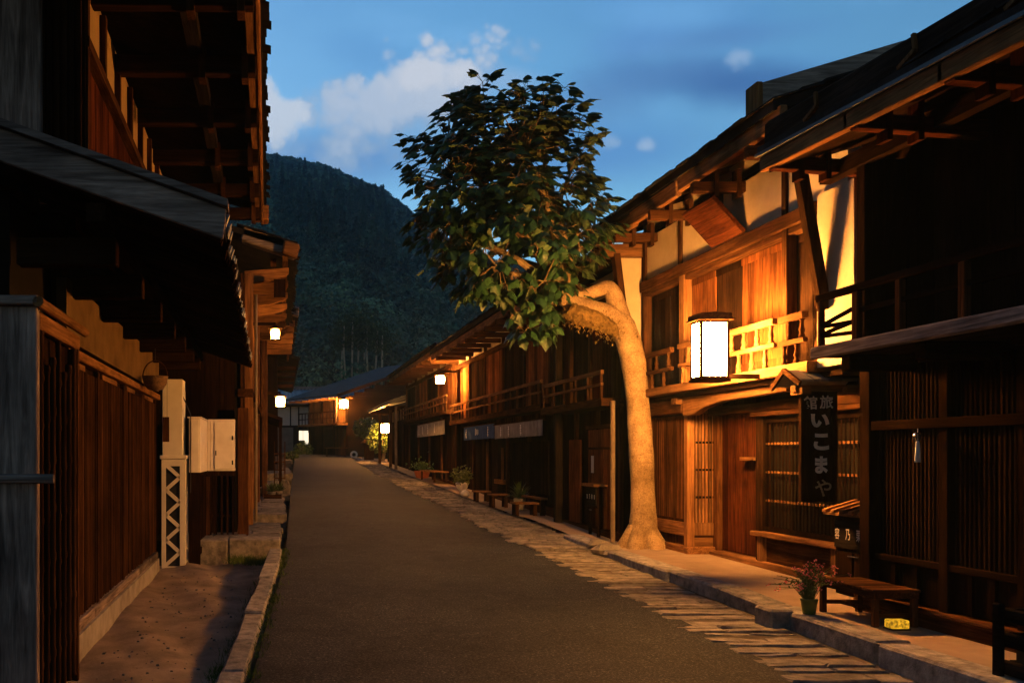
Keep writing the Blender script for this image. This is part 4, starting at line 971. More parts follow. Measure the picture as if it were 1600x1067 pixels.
for i in range(200): d = Vector((random.gauss(0,.2),random.gauss(0,.2),abs(random.gauss(0,.15)))); leafquad(mb,Vector((4.85,30.5,1.1))+d,(R(-1,1),R(-1,1),R(0,1)),.1,.03)
mb.build('leaves', M_PLANT, rt)
cabinet(5.0,14.15,14.62,.32,1.13,'narrow dark standing box with flat lid and legs beside the tree trunk','flat',lw=.045,lh=.075,legs=.14)
# ================================================================ left: nearest house, turned slightly
A1 = math.atan(19/1400.); C1 = 418
lh = thing('lattice_house', 'nearest left house with bamboo lattice, pent roof and ochre plaster strip', 'house', (-1.6,9,-.05), rot=A1)
XW = -1.6
mb = MB(); mb.box(-6,XW-.12,6.0,12.85,-.3,3.4); mb.box(-6,-1.5,6.62,11.6,3.3,5.15); mb.build('house_core', M_INSIDE, lh)
# main slat wall in four leaves
yy0 = 7.0; leaf = [(7.0,8.45),(8.47,9.95),(9.97,11.4),(11.42,12.8)]
for i,(a,e) in enumerate(leaf):
    mb = MB(); y = a+.03
    while y < e-.03: w = R(.02,.032); mb.box(XW+R(-.004,.004),XW-.03,y,y+w,.26+R(0,.02),2.36); y += w+R(.006,.016)
    l = mb.build('slat_screen', wood('mid'), lh)
    mb = MB(); mb.box(XW+.012,XW-.03,a,a+.03,.26,2.42); mb.box(XW+.012,XW-.03,e-.03,e,.26,2.42); mb.build('screen_frame', wood('mid'), l)
    mb = MB(); mb.box(XW+.008,XW-.03,a+.2,a+.2+R(.5,.9),2.365,2.415); mb.build('top_patch', wood('tan','y'), l)
mb = MB(); mb.box(XW-.04,XW-.08,6.98,12.84,.2,3.3); mb.build('screen_backing', wood('dark'), lh)
mb = MB(); mb.box(XW+.06,XW-.06,6.98,12.9,2.42,2.50); mb.build('head_rail', wood('tan','y'), lh, bevel=.01)
mb = MB(); mb.box(XW+.04,XW-.07,6.98,12.9,2.54,3.02); mb.build('clay_band', simple('ochre_clay',(.07,.043,.02),(.14,.088,.04),2,.95,.3,20), lh)  # clay tone darkened to stand in for beam shadows across the band
mb = MB(); y = 6.98
while y < 12.8: e = min(12.86,y+R(1.1,1.7)); mb.box(XW+.035,XW-.1,y,e-.01,.16,.255); y = e
mb.build('sill_board', wood('grey','y'), lh, bevel=.01)
mb = MB(); mb.box(XW+.05,XW-.1,6.98,12.86,-.25,.155); mb.build('plinth', simple('plinth_stone',(.20,.18,.16),(.36,.33,.30),4,.9,.5,30), lh)
# bamboo bay at the near end
XB = -1.45
mb = MB()
for i in range(7):
    y = 5.82+i*.165; pts = []; rad = []; z = -.02
    while z < 2.45:
        for dz,r_ in ((0,.026),(.02,.021),(.27,.020),(.29,.026)):
            if z+dz < 2.47: pts.append((XB-.02,y,z+dz)); rad.append(r_)
        z += .31+.01*(i%3)
    mb.tube(pts,rad,9)
bl = mb.build('bamboo_lattice', wood('mid'), lh, smooth=True)
mb = MB()
for z in (.3,.72,1.15,1.6,2.05): mb.box(XB-.045,XB-.07,5.74,6.92,z,z+.04)
mb.build('lattice_tie', wood('dark','y'), bl)
mb = MB(); mb.box(XB,XB-.06,5.735,6.95,2.45,2.56); mb.build('bay_head', wood('tan','y'), lh, bevel=.01)
mb = MB(); mb.tube([(XB+.02,5.6,2.60),(XB+.02,7.05,2.60)],.035,10); mb.build('bay_pole', wood('tan','y'), lh)
mb = MB(); mb.box(XB,XB-.07,6.87,6.93,-.1,2.45); mb.build('bay_post', wood('mid'), lh)
mb = MB(); mb.box(XB-.075,XB-.10,5.74,6.9,-.1,2.5); mb.build('bay_backing', wood('dark'), lh)
mb = MB(); mb.box(XB+.0,-2.6,5.66,5.73,-.15,2.58); mb.build('wing_board', wood('grey'), lh, bevel=.008)
mb = MB(); mb.box(XB+.02,-2.6,5.6,5.74,2.584,2.64); mb.build('wing_cap', wood('grey','x'), lh, bevel=.008)
mb = MB(); mb.tube([(-2.2,5.60,1.50),(XB+.12,5.60,1.495)],.03,8); mb.build('latch_bar', wood('grey','x'), lh)
# pent roof: verge board, corrugated underside, beams, plate, tiles
PE = -.27; PZ = 2.98; PP = .345
def pz(x): return PZ+(PE-x)*PP
mb = MB(); mb.hexa([(PE,5.46,pz(PE)-.02),(-2.7,5.46,pz(-2.7)-.02),(-2.7,5.50,pz(-2.7)-.02),(PE,5.50,pz(PE)-.02),(PE+.02,5.46,pz(PE)+.16),(-2.7,5.46,pz(-2.7)+.19),(-2.7,5.50,pz(-2.7)+.19),(PE+.02,5.50,pz(PE)+.16)]); mb.build('verge_board', wood('grey','x'), lh, bevel=.006)
mb = MB(); mb.hexa([(PE+.03,5.42,pz(PE)+.165),(-2.7,5.42,pz(-2.7)+.195),(-2.7,5.62,pz(-2.7)+.195),(PE+.03,5.62,pz(PE)+.165),(PE+.03,5.42,pz(PE)+.21),(-2.7,5.42,pz(-2.7)+.24),(-2.7,5.62,pz(-2.7)+.24),(PE+.03,5.62,pz(PE)+.21)]); mb.build('verge_cap', wood('grey','x'), lh)
mb = MB(); mb.prism([(PE,5.51,PZ+.05),(-2.0,5.51,pz(-2.0)+.05),(-2.0,5.51,pz(-2.0)+.12),(PE,5.51,PZ+.12)],(0,8.6,0)); pr_ = mb.build('pent_roof', M_ROOF, lh)
mb = MB(); y = 5.6
while y < 14.05: mb.tube([(PE+R(-.02,.03),y,pz(PE)+.045),(-1.62,y,pz(-1.62)+.045)],.036,7); y += .105
mb.build('roof_ribs', wood('dark','x'), pr_)
mb = MB(); y = 5.6
while y < 14.05: a = R(-.01,.03); mb.tube([(PE+a,y,pz(PE)+.12),(PE-.4,y,pz(PE-.4)+.12)],.045,7); y += .105
mb.build('tile_ends', M_TILE, pr_)
for y in (6.0,7.25,8.5,9.75,11.0,12.25,13.4):
    mb = MB(); mb.box(-1.66,-1.0,y-.06,y+.06,2.90,3.08); mb.build('pent_beam', wood('dark','x'), lh, bevel=.008)
mb = MB(); mb.box(-1.12,-1.0,5.55,13.9,3.084,3.2); mb.build('pent_plate', wood('dark','y'), lh)
# upper storey
XU = -1.33
mb = planks(MB(),XU-.05,6.6,11.6,3.3,4.62,.2,.03,s=1); mb.build('upper_boarding', wood('red'), lh)
mb = MB(); mb.box(XU+.03,XU-.08,6.56,11.62,4.62,4.70); mb.build('upper_rail', wood('mid','y'), lh)
mb = MB(); mb.box(XU-.03,XU-.1,6.56,11.6,4.702,5.25); mb.build('ochre_strip', simple('ochre_plaster',(.26,.175,.08),(.34,.24,.12),2,.95,.2,30), lh)
for i in range(8):
    y = 6.6+i*.71; mb = MB(); mb.box(XU+.02,XU-.08,y-.035,y+.035,3.4 if i in (0,7) else 4.702,5.2); mb.build('upper_stud', wood('mid'), lh)
mb = MB()
for i in range(6): x = XU-.02-i*.052; mb.box(x,x-.028,6.50,6.54,3.5,5.4)
el = mb.build('end_lattice', wood('dark'), lh)
mb = MB(); mb.box(XU,-2.5,6.545,6.6,3.4,5.4); mb.build('lattice_backing', wood('dark'), el)
mb = MB(); mb.box(-1.62,-2.6,6.40,6.49,3.62,5.6); mb.build('grey_board', wood('grey'), lh, bevel=.01)
mb = MB(); mb.box(XU+.04,-1.64,6.44,6.49,3.45,3.52); mb.build('lattice_foot', wood('tan','x'), lh)
# upper eave
UE = -.08; UZ = 5.28
for y in (5.6,6.8,8.0,9.22,10.45,11.75,12.9):
    mb = MB(); mb.box(XU,UE-.02,y-.06,y+.06,5.02,5.18); b1 = mb.build('eave_beam', wood('dark','x'), lh, bevel=.01)
    for xx in (UE-.12,UE-.5): q = MB(); q.box(xx-.03,xx+.03,y-.075,y+.075,4.97,5.25); q.build('peg', wood('mid'), b1)
mb = MB(); mb.box(UE-.62,UE-.5,5.0,13.6,5.184,5.30); mb.build('eave_plate', wood('black','y'), lh)
mb = MB(); mb.box(UE-.10,UE-.03,5.0,13.7,5.184,5.33); mb.build('eave_purlin', wood('tan','y'), lh)
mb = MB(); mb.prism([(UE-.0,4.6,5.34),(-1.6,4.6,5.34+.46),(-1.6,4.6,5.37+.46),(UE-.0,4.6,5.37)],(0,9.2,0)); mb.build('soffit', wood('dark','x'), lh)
mb = MB(); mb.box(UE-.02,UE+.02,4.6,13.85,5.17,5.42); mb.build('fascia_board', wood('tan','y'), lh, bevel=.01)
mb = MB(); mb.box(UE-.03,UE+.10,13.55,13.9,5.20,5.42); mb.build('log_end', wood('tan','x'), lh, bevel=.02)
shingle_roof(4.6,13.85,UE+.03,5.43,lh,pitch=.30,depth=4.5,s=-1)

# basket, hanging tablet
bk = thing('hanging_basket','round wicker basket with loop handle hung from the pent roof beam','basket',(-1.42,10.9,2.4))
c_ = at(242.5,597,10.9); prof = [(.02,-.105),(.09,-.09),(.135,-.03),(.155,.05),(.16,.07),(.15,.07),(.125,-.02),(.08,-.07),(.0,-.085)]
m, nt, b, o = nodes_of('wicker'); v, _ = mapped(nt,(1,1,1)); wv = N(nt,'ShaderNodeTexWave'); wv.inputs['Scale'].default_value = 22; wv.bands_direction = 'Z'; wv.inputs['Distortion'].default_value = 4; wv.inputs['Detail Scale'].default_value = 4
nt.links.new(v,wv.inputs[0]); nt.links.new(ramp(nt,wv.outputs[1],[(.2,(.05,.025,.012)),(.8,(.30,.17,.08))]),b.inputs['Base Color']); bump(nt,b,wv.outputs[1],.8,.01); b.inputs['Roughness'].default_value = .7
mb = MB(); mb.lathe(c_,prof,28); mb.build('bowl', m, bk, smooth=True)
mb = MB(); mb.tube([(c_[0]+.15*math.cos(t),c_[1],c_[2]+.06+.20*math.sin(t)) for t in [math.pi*i/14 for i in range(15)]],.008,6); mb.build('handle', wood('mid'), bk)
mb = MB(); mb.tube([(c_[0],c_[1],c_[2]+.26),(c_[0],c_[1],2.93)],.004,5); mb.build('hook', M_METAL, bk)
# plaster pillar with zigzag face
gp = thing('plaster_pillar','white plaster pillar with zigzag bars over black panels beside the slat wall','pillar',(-1.57,13.2,-.1))
GY = 13.15
def gx(px): return (px-CX)*GY/F
def gz(py): return EYE+(CY-py)*GY/F
mb = MB(); mb.box(gx(253),gx(285),GY+.04,GY+.42,gz(712),2.75); mb.build('shaft', M_PLASTER_W, gp, bevel=.01)
mb = MB(); mb.box(gx(250),gx(292),GY-.03,GY+.45,gz(717),gz(711)); mb.build('cap', M_PLASTER_W, gp, bevel=.008)
mb = MB(); mb.box(gx(255),gx(289),GY+.03,GY+.4,-.12,gz(717)-.002); mb.build('panel_back', M_METAL, gp)
mb = MB(); mb.box(gx(252.5),gx(259),GY,GY+.41,-.12,gz(717)-.002); mb.box(gx(281),gx(289.5),GY,GY+.41,-.12,gz(717)-.002); mb.box(gx(259),gx(281),GY,GY+.03,-.12,.0); mb.box(gx(259),gx(281),GY,GY+.03,gz(728),gz(717)-.002)
zt = gz(726); n = 8; h = (zt-.02)/n
for i in range(n):
    a,e = (gx(259),gx(281)) if i % 2 else (gx(281),gx(259))
    mb.beam((a,GY+.016,zt-h*(i+1)+(.0)),(e,GY+.016,zt-h*i),.026,.062,(0,1,0)) if False else mb.hexa([(a,GY+.002,zt-h*(i+1)-.035),(e,GY+.002,zt-h*i-.035),(e,GY+.03,zt-h*i-.035),(a,GY+.03,zt-h*(i+1)-.035),(a,GY+.002,zt-h*(i+1)+.035),(e,GY+.002,zt-h*i+.035),(e,GY+.03,zt-h*i+.035),(a,GY+.03,zt-h*(i+1)+.035)])
mb.build('zigzag_face', M_PLASTER_W, gp)
ht = at(258,669,13.0); mb = MB(); mb.box(ht[0]-.045,ht[0]+.05,13.06,13.085,EYE+(CY-690)*13/F,EYE+(CY-651)*13/F); tb = mb.build('wooden_tablet', wood('mid'), base=(ht[0],13.07,2.0)); tag(tb,'small plain wooden tablet hung on a wire against the plaster pillar','tablet')
mb = MB(); mb.tube([(ht[0]+.02,13.07,EYE+(CY-651)*13/F),(ht[0]+.02,13.07,2.75)],.003,4); mb.build('wire', M_METAL, tb)
# gate wall: white boxed top over brown lattice
gw = thing('gate_wall','white boxed plaster top on brown lattice gate wall beside the plaster pillar','gate wall',(-1.1,14,-.05))
y1_ = 13.3; x0 = (295-CX)*y1_/F; x1 = (313-CX)*y1_/F; y2_ = 14.6; x2 = (367-CX)*y2_/F
zb = EYE+(CY-738)*y1_/F; zt = EYE+(CY-653)*y1_/F
mb = MB(); mb.box(x0,x1,y1_,y2_,zb,zt); mb.box(x1,x2,y2_-.0,y2_+.3,zb,EYE+(CY-655)*y2_/F); mb.build('white_box', M_WHITEPAINT, gw, bevel=.006)
mb = MB(); mb.box(x1+.12,x2-.03,y2_-.03,y2_-.001,zb+.03,EYE+(CY-660)*y2_/F); mb.box(x0-.02,x1+.02,y1_-.02,y2_,zt,zt+.02); mb.box(x1+.05,x1+.08,y2_-.012,y2_-.001,zb+.02,EYE+(CY-658)*y2_/F); mb.box(x0+.02,x1-.02,y1_-.012,y1_-.001,zb+.03,zt-.03); mb.build('raised_panel', M_WHITEPAINT, gw, bevel=.008)
mb = MB(); mb.box(x1+.13,x1+.15,y2_-.042,y2_-.031,zb+.25,zb+.33); mb.build('latch', M_METAL, gw)
for z in (zb+.1,zb+.5): mb = MB(); mb.box(x2-.05,x2-.025,y2_-.04,y2_-.031,z,z+.07); mb.build('hinge', M_METAL, gw)
mb = MB(); mb.tube([(x0+.03,y1_-.02,zb-.3),(x0+.03,y1_-.02,zt+.05),(x0-.1,y1_-.0,zt+.35)],.008,6); mb.build('cable', M_METAL, gw)
mb = MB(); mb.box(x0,x1,y1_,y1_+.05,-.1,zb-.001); mb.build('solid_board', wood('dark'), gw)
mb = MB(); mb.box(x1-.05,x1,y1_+.05,y2_,zb-.06,zb-.001); mb.box(x1-.05,x1,y1_+.05,y2_,.15,.25); slats_y(mb,x1-.045,y1_+.15,y2_-.1,.25,zb-.06,.2,.04,.03); mb.build('side_lattice', wood('dark'), gw)
mb = MB(); slats_x(mb,y2_+.02,x1+.05,x2-.03,.2,zb-.08,.085,.03,.03); mb.box(x1,x2+.02,y2_,y2_+.05,zb-.08,zb-.002)
for z in (.62,1.1): mb.box(x1,x2+.02,y2_+.052,y2_+.07,z,z+.04)
fl_ = mb.build('front_lattice', wood('dark'), gw)
mb = MB(); mb.box(x1,x2+.03,y2_-.02,y2_+.07,.04,.2); mb.build('foot_rail', wood('grey','x'), fl_)
mb = MB(); mb.box(x1-.02,x1+.04,y2_-.04,y2_,-.1,zb-.09); mb.build('post', wood('mid'), gw)
mb = MB(); mb.box((371-CX)*14.7/F,(388-CX)*14.7/F,14.7,14.85,.0,EYE+(CY-637)*14.7/F); mb.build('post', wood('mid'), gw, bevel=.01)
mb = MB(); mb.box(-2.4,x2,16.2,16.3,.3,2.1); mb.build('wall_behind', M_PLASTER_W, gw)
# second left house with the pale gable log
l2 = thing('gable_log_house','second left house with pale weathered gable log and bracketed eave','house',(-.6,19.5,.4))
mb = MB(); mb.box(-5,-.72,15.1,24,.2,4.9); mb.build('house_core', M_INSIDE, l2)
mb = MB(); x = -4
while x < -.75: mb.box(x,x+.24,15.05,15.09,.3,4.9); x += .25
mb.build('end_wall', wood('dark'), l2)
mb = planks(MB(),-.62,15.1,24,.5,2.6,.25,.04,s=1); mb.build('lower_boarding', wood('mid'), l2)
mb = planks(MB(),-.62,15.1,24,2.75,4.7,.25,.04,s=1); mb.build('upper_boarding', wood('mid'), l2)
mb = MB(); mb.box(-.45,-.7,15.0,24.1,2.61,2.74); mb.build('floor_beam', wood('mid','y'), l2)
for y,x in ((15.2,-.52),(18.7,-.55),(21.5,-.55),(24.0,-.40)):
    mb = MB(); mb.box(x-.07,x+.07,y-.07,y+.07,.45,4.7); mb.build('post', wood('tan'), l2, bevel=.01)
mb = MB(); mb.tube([(-.44,16.6,4.6),(-.44,16.6,.4)],.03,8); mb.build('drain_pipe', M_PIPE, l2)
lx = lambda px,Y: (px-CX)*Y/F
mb = MB(); mb.hexa([(lx(376,15.3),15.2,5.28),(lx(460,15.3),15.2,4.98),(lx(460,15.3),15.5,4.98),(lx(376,15.3),15.5,5.28),(lx(382,15.3),15.2,5.53),(lx(468,15.3),15.2,5.22),(lx(468,15.3),15.5,5.22),(lx(382,15.3),15.5,5.53)]); mb.build('gable_log', wood('pale','x'), l2, bevel=.025)
mb = MB(); mb.hexa([(lx(440,15.1),15.0,5.02),(lx(464,15.1),15.0,4.93),(lx(464,15.1),15.19,4.93),(lx(440,15.1),15.19,5.02),(lx(444,15.1),15.0,5.24),(lx(469,15.1),15.0,5.16),(lx(469,15.1),15.19,5.16),(lx(444,15.1),15.19,5.24)]); mb.build('log_end', wood('tan','x'), l2, bevel=.03)
shingle_roof(15.2,24.3,.26,5.12,l2,pitch=.28,depth=4.5,s=-1,ragged=.08)
for y in (15.7,16.9,18.1,19.4,20.8,22.2,23.6):
    mb = MB(); pts = [(-.62,y,4.62),(-.2,y,4.66),(.08,y,4.74),(.16,y,4.80)]; mb.prism([(a,y-.07,z) for a,_,z in pts]+[(.16,y-.07,4.9),(-.62,y-.07,4.84)],(0,.14,0)); mb.build('bracket_beam', wood('tan','x'), l2, bevel=.01)
    mb = MB(); mb.box(-.16,-.06,y-.05,y+.05,4.92,5.06); mb.build('bracket_block', wood('mid'), l2)
mb = MB(); mb.box(.05,.14,15.2,24.2,4.92,5.02); mb.build('eave_purlin', wood('tan','y'), l2)
mb = MB(); mb.box(-.1,.1,15.15,15.2,4.3,4.6); mb.build('gable_tie', wood('dark'), l2)
# third left house
l3 = thing('lean_to_shop','third left house with a low lean-to roof over its shop front','house',(-.6,29,.7))
mb = MB(); mb.box(-5,-.62,24.3,36,.4,5.4); mb.build('house_core', M_INSIDE, l3)
mb = planks(MB(),-.5,24.3,36,.75,2.8,.3,.04,s=1); mb.build('lower_boarding', wood('dark'), l3)
mb = planks(MB(),-.5,24.3,36,2.95,5.1,.3,.04,s=1); mb.build('upper_boarding', wood('mid'), l3)
mb = MB(); mb.prism([(.08,24.8,2.55),(-.7,24.8,2.85),(-.7,24.8,2.93),(.08,24.8,2.65)],(0,7,0)); mb.build('lean_to_roof', wood('mid','x'), l3)
mb = MB(); mb.hexa([(lx(444,25),24.6,5.55),(lx(466,25),24.6,5.42),(lx(466,25),24.9,5.42),(lx(444,25),24.9,5.55),(lx(445,25),24.6,5.85),(lx(467,25),24.6,5.68),(lx(467,25),24.9,5.68),(lx(445,25),24.9,5.85)]); mb.build('gable_log', wood('pale','x'), l3, bevel=.02)
shingle_roof(24.6,36,.45,5.52,l3,pitch=.28,depth=4.5,s=-1,ragged=.08)
for y in (25,26.3,27.6,29,30.5,32): mb = MB(); mb.box(-.5,.42,y-.07,y+.07,5.2,5.36); mb.build('eave_beam', wood('tan','x'), l3, bevel=.01)
mb = MB(); mb.box(.28,.36,24.7,36,5.364,5.5); mb.build('eave_purlin', wood('tan','y'), l3)
mb = MB(); mb.box(-.02,.06,25.0,25.08,.7,2.6); mb.build('post', wood('mid'), l3)
l4 = thing('far_left_house','dark farthest house of the left row before the road bends','house',(-.4,44,1.1))
mb = MB(); mb.box(-5,-.1,36.2,56,.6,5.6); mb.build('body', wood('dark'), l4)
shingle_roof(36.2,56,.75,5.45,l4,pitch=.28,depth=4,s=-1)
for y in (38,41,44,48): mb = MB(); mb.box(-.1,.7,y-.08,y+.08,5.2,5.36); mb.build('eave_beam', wood('mid','x'), l4)
# shop goods, pots, stones on the left terraces
sr = thing('goods_rack','wooden rack of stacked goods before the third left house','rack',(-.1,25.4,.73))
xa = lx(428,25.4); xb = lx(446,25.4); mb = MB()
for z in (.95,1.18,1.41,1.64): mb.box(xa,xb,25.4,25.75,z,z+.03)
mb.box(xa,xa+.03,25.4,25.75,.73,2.0); mb.box(xb-.03,xb,25.4,25.75,.73,2.0); mb.build('rack_frame', wood('tan'), sr)
for z in (.98,1.21,1.44):
    mb = MB()
    for k in range(4): mb.box(xa+.04+k*.068,xa+.09+k*.068,25.42,25.6,z+.002,z+R(.1,.15))
    mb.build('goods', M_CLOTH, sr)
st_ = thing('wayside_stone','dark rounded standing stone at the terrace edge by the third left house','stone',(.08,23.8,.5))
mb = MB(); mb.prism([(-.0,23.8,.45),(.27,23.8,.45),(.27,23.8,.86),(.22,23.8,.96),(.08,23.8,.97),(.02,23.8,.9)],(0,.2,0)); mb.build('slab', M_STONE, st_, bevel=.03)
mb = MB(); mb.box(-.05,.34,23.7,24.1,.40,.58); mb.build('plinth', M_STONE, st_, bevel=.02)
M_PG = simple('pot_green2',(.03,.06,.015),(.09,.14,.04),18,.6,0,island=True)
for i,(px,Y,z,lab) in enumerate(((436,23.5,.5,'grassy green potted plant beside the dark standing stone'),(425,23.2,.5,'dark leafy plant in a low tub by the brown left house post'))):
    t = thing('potted_plant',lab,'potted plant',(lx(px,Y),Y,z)); x = lx(px,Y)
    mb = MB(); mb.lathe((x,Y,z),[(.07,0),(.1,.16),(.09,.17)],12); mb.build('pot', M_KERB, t)
    mb = MB()
    for k in range(70): d = Vector((R(-1,1),R(-1,1),R(.2,1.6))).normalized(); leafquad(mb,Vector((x,Y,z+.17)),d,R(.15,.34),.012)
    mb.build('leaves', M_PG, t)
mb = MB(); mb.box(lx(412,23),lx(440,23),22.9,23.5,.49,.60); tag(mb.build('low_crate', wood('mid','x'), base=(-.2,23.2,.49)),'shallow wooden crate under the plants on the left terrace','crate')
# ================================================================ the leaning street tree
tree = thing('street_tree','leaning broadleaf tree with smooth pale trunk and dense leafy crown at the inn corner','tree',(5.25,12.9,.25))
TY = 12.9
def tp(px,py,dy=0): return at(px,py,TY+dy)
pts = [(1003,875,0,27),(1003,862,0,26),(1004,846,0,23),(1005,830,0,21.5),(1005,800,0,20),(1004,760,0,19),(1002,710,0,18.6),(999,660,0,18.2),(995,610,0,18.2),(990,570,0,18.6),(984,540,0,19.5),(976,518,0,20.5),(965,502,.02,20.5),(948,492,.03,19),(930,487,.05,17.5),(912,482,.06,17),(895,474,.08,15),(878,464,.1,12)]
def fine(pts,k=3):
    o = []
    P_ = [Vector((a,b_,c_*100)) for a,b_,c_,_ in pts]; Rr = [p[3] for p in pts]
    for i in range(len(pts)-1):
        p0,p1,p2,p3 = P_[max(i-1,0)],P_[i],P_[i+1],P_[min(i+2,len(pts)-1)]
        for j in range(k):
            t = j/k; v = .5*((2*p1)+(p2-p0)*t+(2*p0-5*p1+4*p2-p3)*t*t+(3*p1-p0-3*p2+p3)*t**3)
            o.append((v.x,v.y,v.z/100,Rr[i]*(1-t)+Rr[i+1]*t))
    o.append(pts[-1]); return o
def limb(mb,pts,n=20,k=3):
    q = fine(pts,k); mb.tube([tp(a,b_,c_) for a,b_,c_,_ in q],[r_*.95*TY/F*(1+.018*math.sin(i*1.9)+.03*math.sin(i*.7+1)) for i,(*_,r_) in enumerate(q)],n,jit=.02)
mb = MB(); limb(mb,pts)
limb(mb,[(988,560,0,12),(980,525,0,15),(971,497,0,15),(963,474,0,14),(957,457,0,13),(949,449,0,12.5),(938,452,.02,11),(922,458,.04,10),(905,462,.06,9.5),(885,456,.08,8)],16)
# root flare lobes
for (a,r_,dx,dy) in ((0,.10,.24,-.05),(1,.11,.10,-.24),(2,.11,-.16,-.2),(3,.10,-.25,.0)):
    c0 = tp(1003+dx*20,845); mb.tube([(c0[0]+dx*.3,c0[1]+dy*.3,.62),(c0[0]+dx*.6,c0[1]+dy*.6,.42),(c0[0]+dx*1.0,c0[1]+dy*1.0,.27),(c0[0]+dx*1.25,c0[1]+dy*1.25,.15)],[.07,r_,r_*1.0,r_*.8],10,jit=.06)
m, nt, b, o = nodes_of('bark'); v, _ = mapped(nt,(1,1,.8)); n1 = noise(nt,v,5,6,.65); n2 = noise(nt,v,60,4,.7); n3 = noise(nt,v,1.6,4,.6)
vv_, _ = mapped(nt,(4,4,24)); n4 = noise(nt,vv_,1,3,.6)
cc = ramp(nt,n1,[(.3,(.25,.175,.095)),(.7,(.52,.385,.225))]); cc = mixc(nt,1,cc,ramp(nt,n2,[(.35,(.62,.6,.58)),(.6,(1.12,1.1,1.1))]),'MULTIPLY'); cc = mixc(nt,1,cc,ramp(nt,n3,[(.35,(.62,.60,.55)),(.5,(1,1,1)),(.7,(1.15,1.1,1.05))]),'MULTIPLY')
cc = mixc(nt,1,cc,ramp(nt,n4,[(.30,(.80,.77,.75)),(.42,(1,1,1))]),'MULTIPLY')
nt.links.new(cc,b.inputs['Base Color']); b.inputs['Roughness'].default_value = .85; b.inputs['Specular IOR Level'].default_value = .05
hh = N(nt,'ShaderNodeMath',operation='ADD'); nt.links.new(n1,hh.inputs[0]); nt.links.new(n2,hh.inputs[1]); bump(nt,b,hh.outputs[0],1.0,.03)
trunk = mb.build('trunk', m, tree, smooth=True)
# mossy swelling on the underside of the low limb
mb = MB(); fr2 = random.Random(3)
q = fine([(966,520,-.02,9),(948,508,-.1,11),(928,500,-.1,14),(908,493,-.08,15),(890,486,-.02,14)],6)
mb.tube([tp(a,b_,c_) for a,b_,c_,_ in q],[r_*TY/F*fr2.uniform(.92,1.08) for *_,r_ in q],16,jit=.06)
for i in range(520):
    k = fr2.choice(q); p = Vector(tp(k[0],k[1]+4,k[2]))+Vector((fr2.gauss(0,.09),fr2.gauss(0,.1),fr2.gauss(0,.07))); leafquad(mb,p,(fr2.uniform(-1,1),fr2.uniform(-1,1),-1),fr2.uniform(.03,.08),.012)
mb.build('moss', simple('moss',(.09,.06,.02),(.24,.16,.055),16,.95,.9,40,bd=.03), tree)
# crown volume as overlapping lobes (px, py, depth offset m, rx, ry px, rd m)
LOBES = [(790,205,.0,118,75,1.0),(745,290,-.1,112,80,1.1),(850,270,.1,85,85,1.0),(905,325,.0,62,58,.7),(800,380,-.1,130,75,1.2),(838,450,.0,68,52,.8),(745,170,.1,55,45,.6),(685,240,.1,50,75,.6),(860,180,.2,50,55,.6),(700,360,.1,60,45,.6),(915,362,-.1,45,36,.5),(770,430,-.1,55,40,.6),(830,490,.0,45,30,.45)]
fr3 = random.Random(21)
def in_crown(p,sc=1.0):
    for (a,b_,d,rx,ry,rd) in LOBES:
        c0 = tp(a,b_,d); q = ((p[0]-c0[0])/(rx*TY/F*sc))**2+((p[1]-c0[1])/(rd*sc))**2+((p[2]-c0[2])/(ry*TY/F*sc))**2
        if q < 1: return True
    return False
# limbs through the crown
br = MB(); root1 = tp(884,462,.09); tips = []
for (a,b_,d) in ((800,330,0),(760,230,.1),(850,210,.1),(720,300,-.3),(700,230,.2),(880,300,-.2),(820,250,-.5),(780,420,-.3),(850,440,-.3),(900,370,-.2),(740,380,.3),(800,160,.2),(930,340,.1),(830,350,.6),(760,300,.6),(700,350,0)):
    e = Vector(tp(a,b_,d)); s_ = Vector(root1); m1 = s_.lerp(e,.35)+Vector((fr3.uniform(-.15,.15),fr3.uniform(-.2,.2),.12)); m2 = s_.lerp(e,.7)+Vector((fr3.uniform(-.1,.1),fr3.uniform(-.15,.15),.08))
    br.tube([s_,m1,m2,e],[.07,.045,.028,.012],7); tips += [m1,m2,e]
LEAF = [(0,0),(.10,-.16),(.30,-.42),(.36,-.30),(.52,-.36),(.66,-.22),(.78,-.16),(1.0,0)]
outline = LEAF+[(x,-y) for x,y in LEAF[-2:0:-1]]
lv = []; lf_ = []; pv = MB()
def add_leaf(p,d,nrm,s_):
    d = d.normalized(); sd = nrm.cross(d).normalized(); up = d.cross(sd)
    o_ = len(lv); lv.append(p+d*s_*.35+up*s_*.07)
    for x,y in outline: lv.append(p+d*(x*s_)+sd*(y*s_)-up*(abs(y)*s_*.35+max(0,x-.55)**2*s_*.8))
    n = len(outline)
    for i in range(n): lf_.append((o_,o_+1+i,o_+1+(i+1)%n))
cnt = 0; lobes_vol = [rx*ry*rd for (_,_,_,rx,ry,rd) in LOBES]
tw = 0
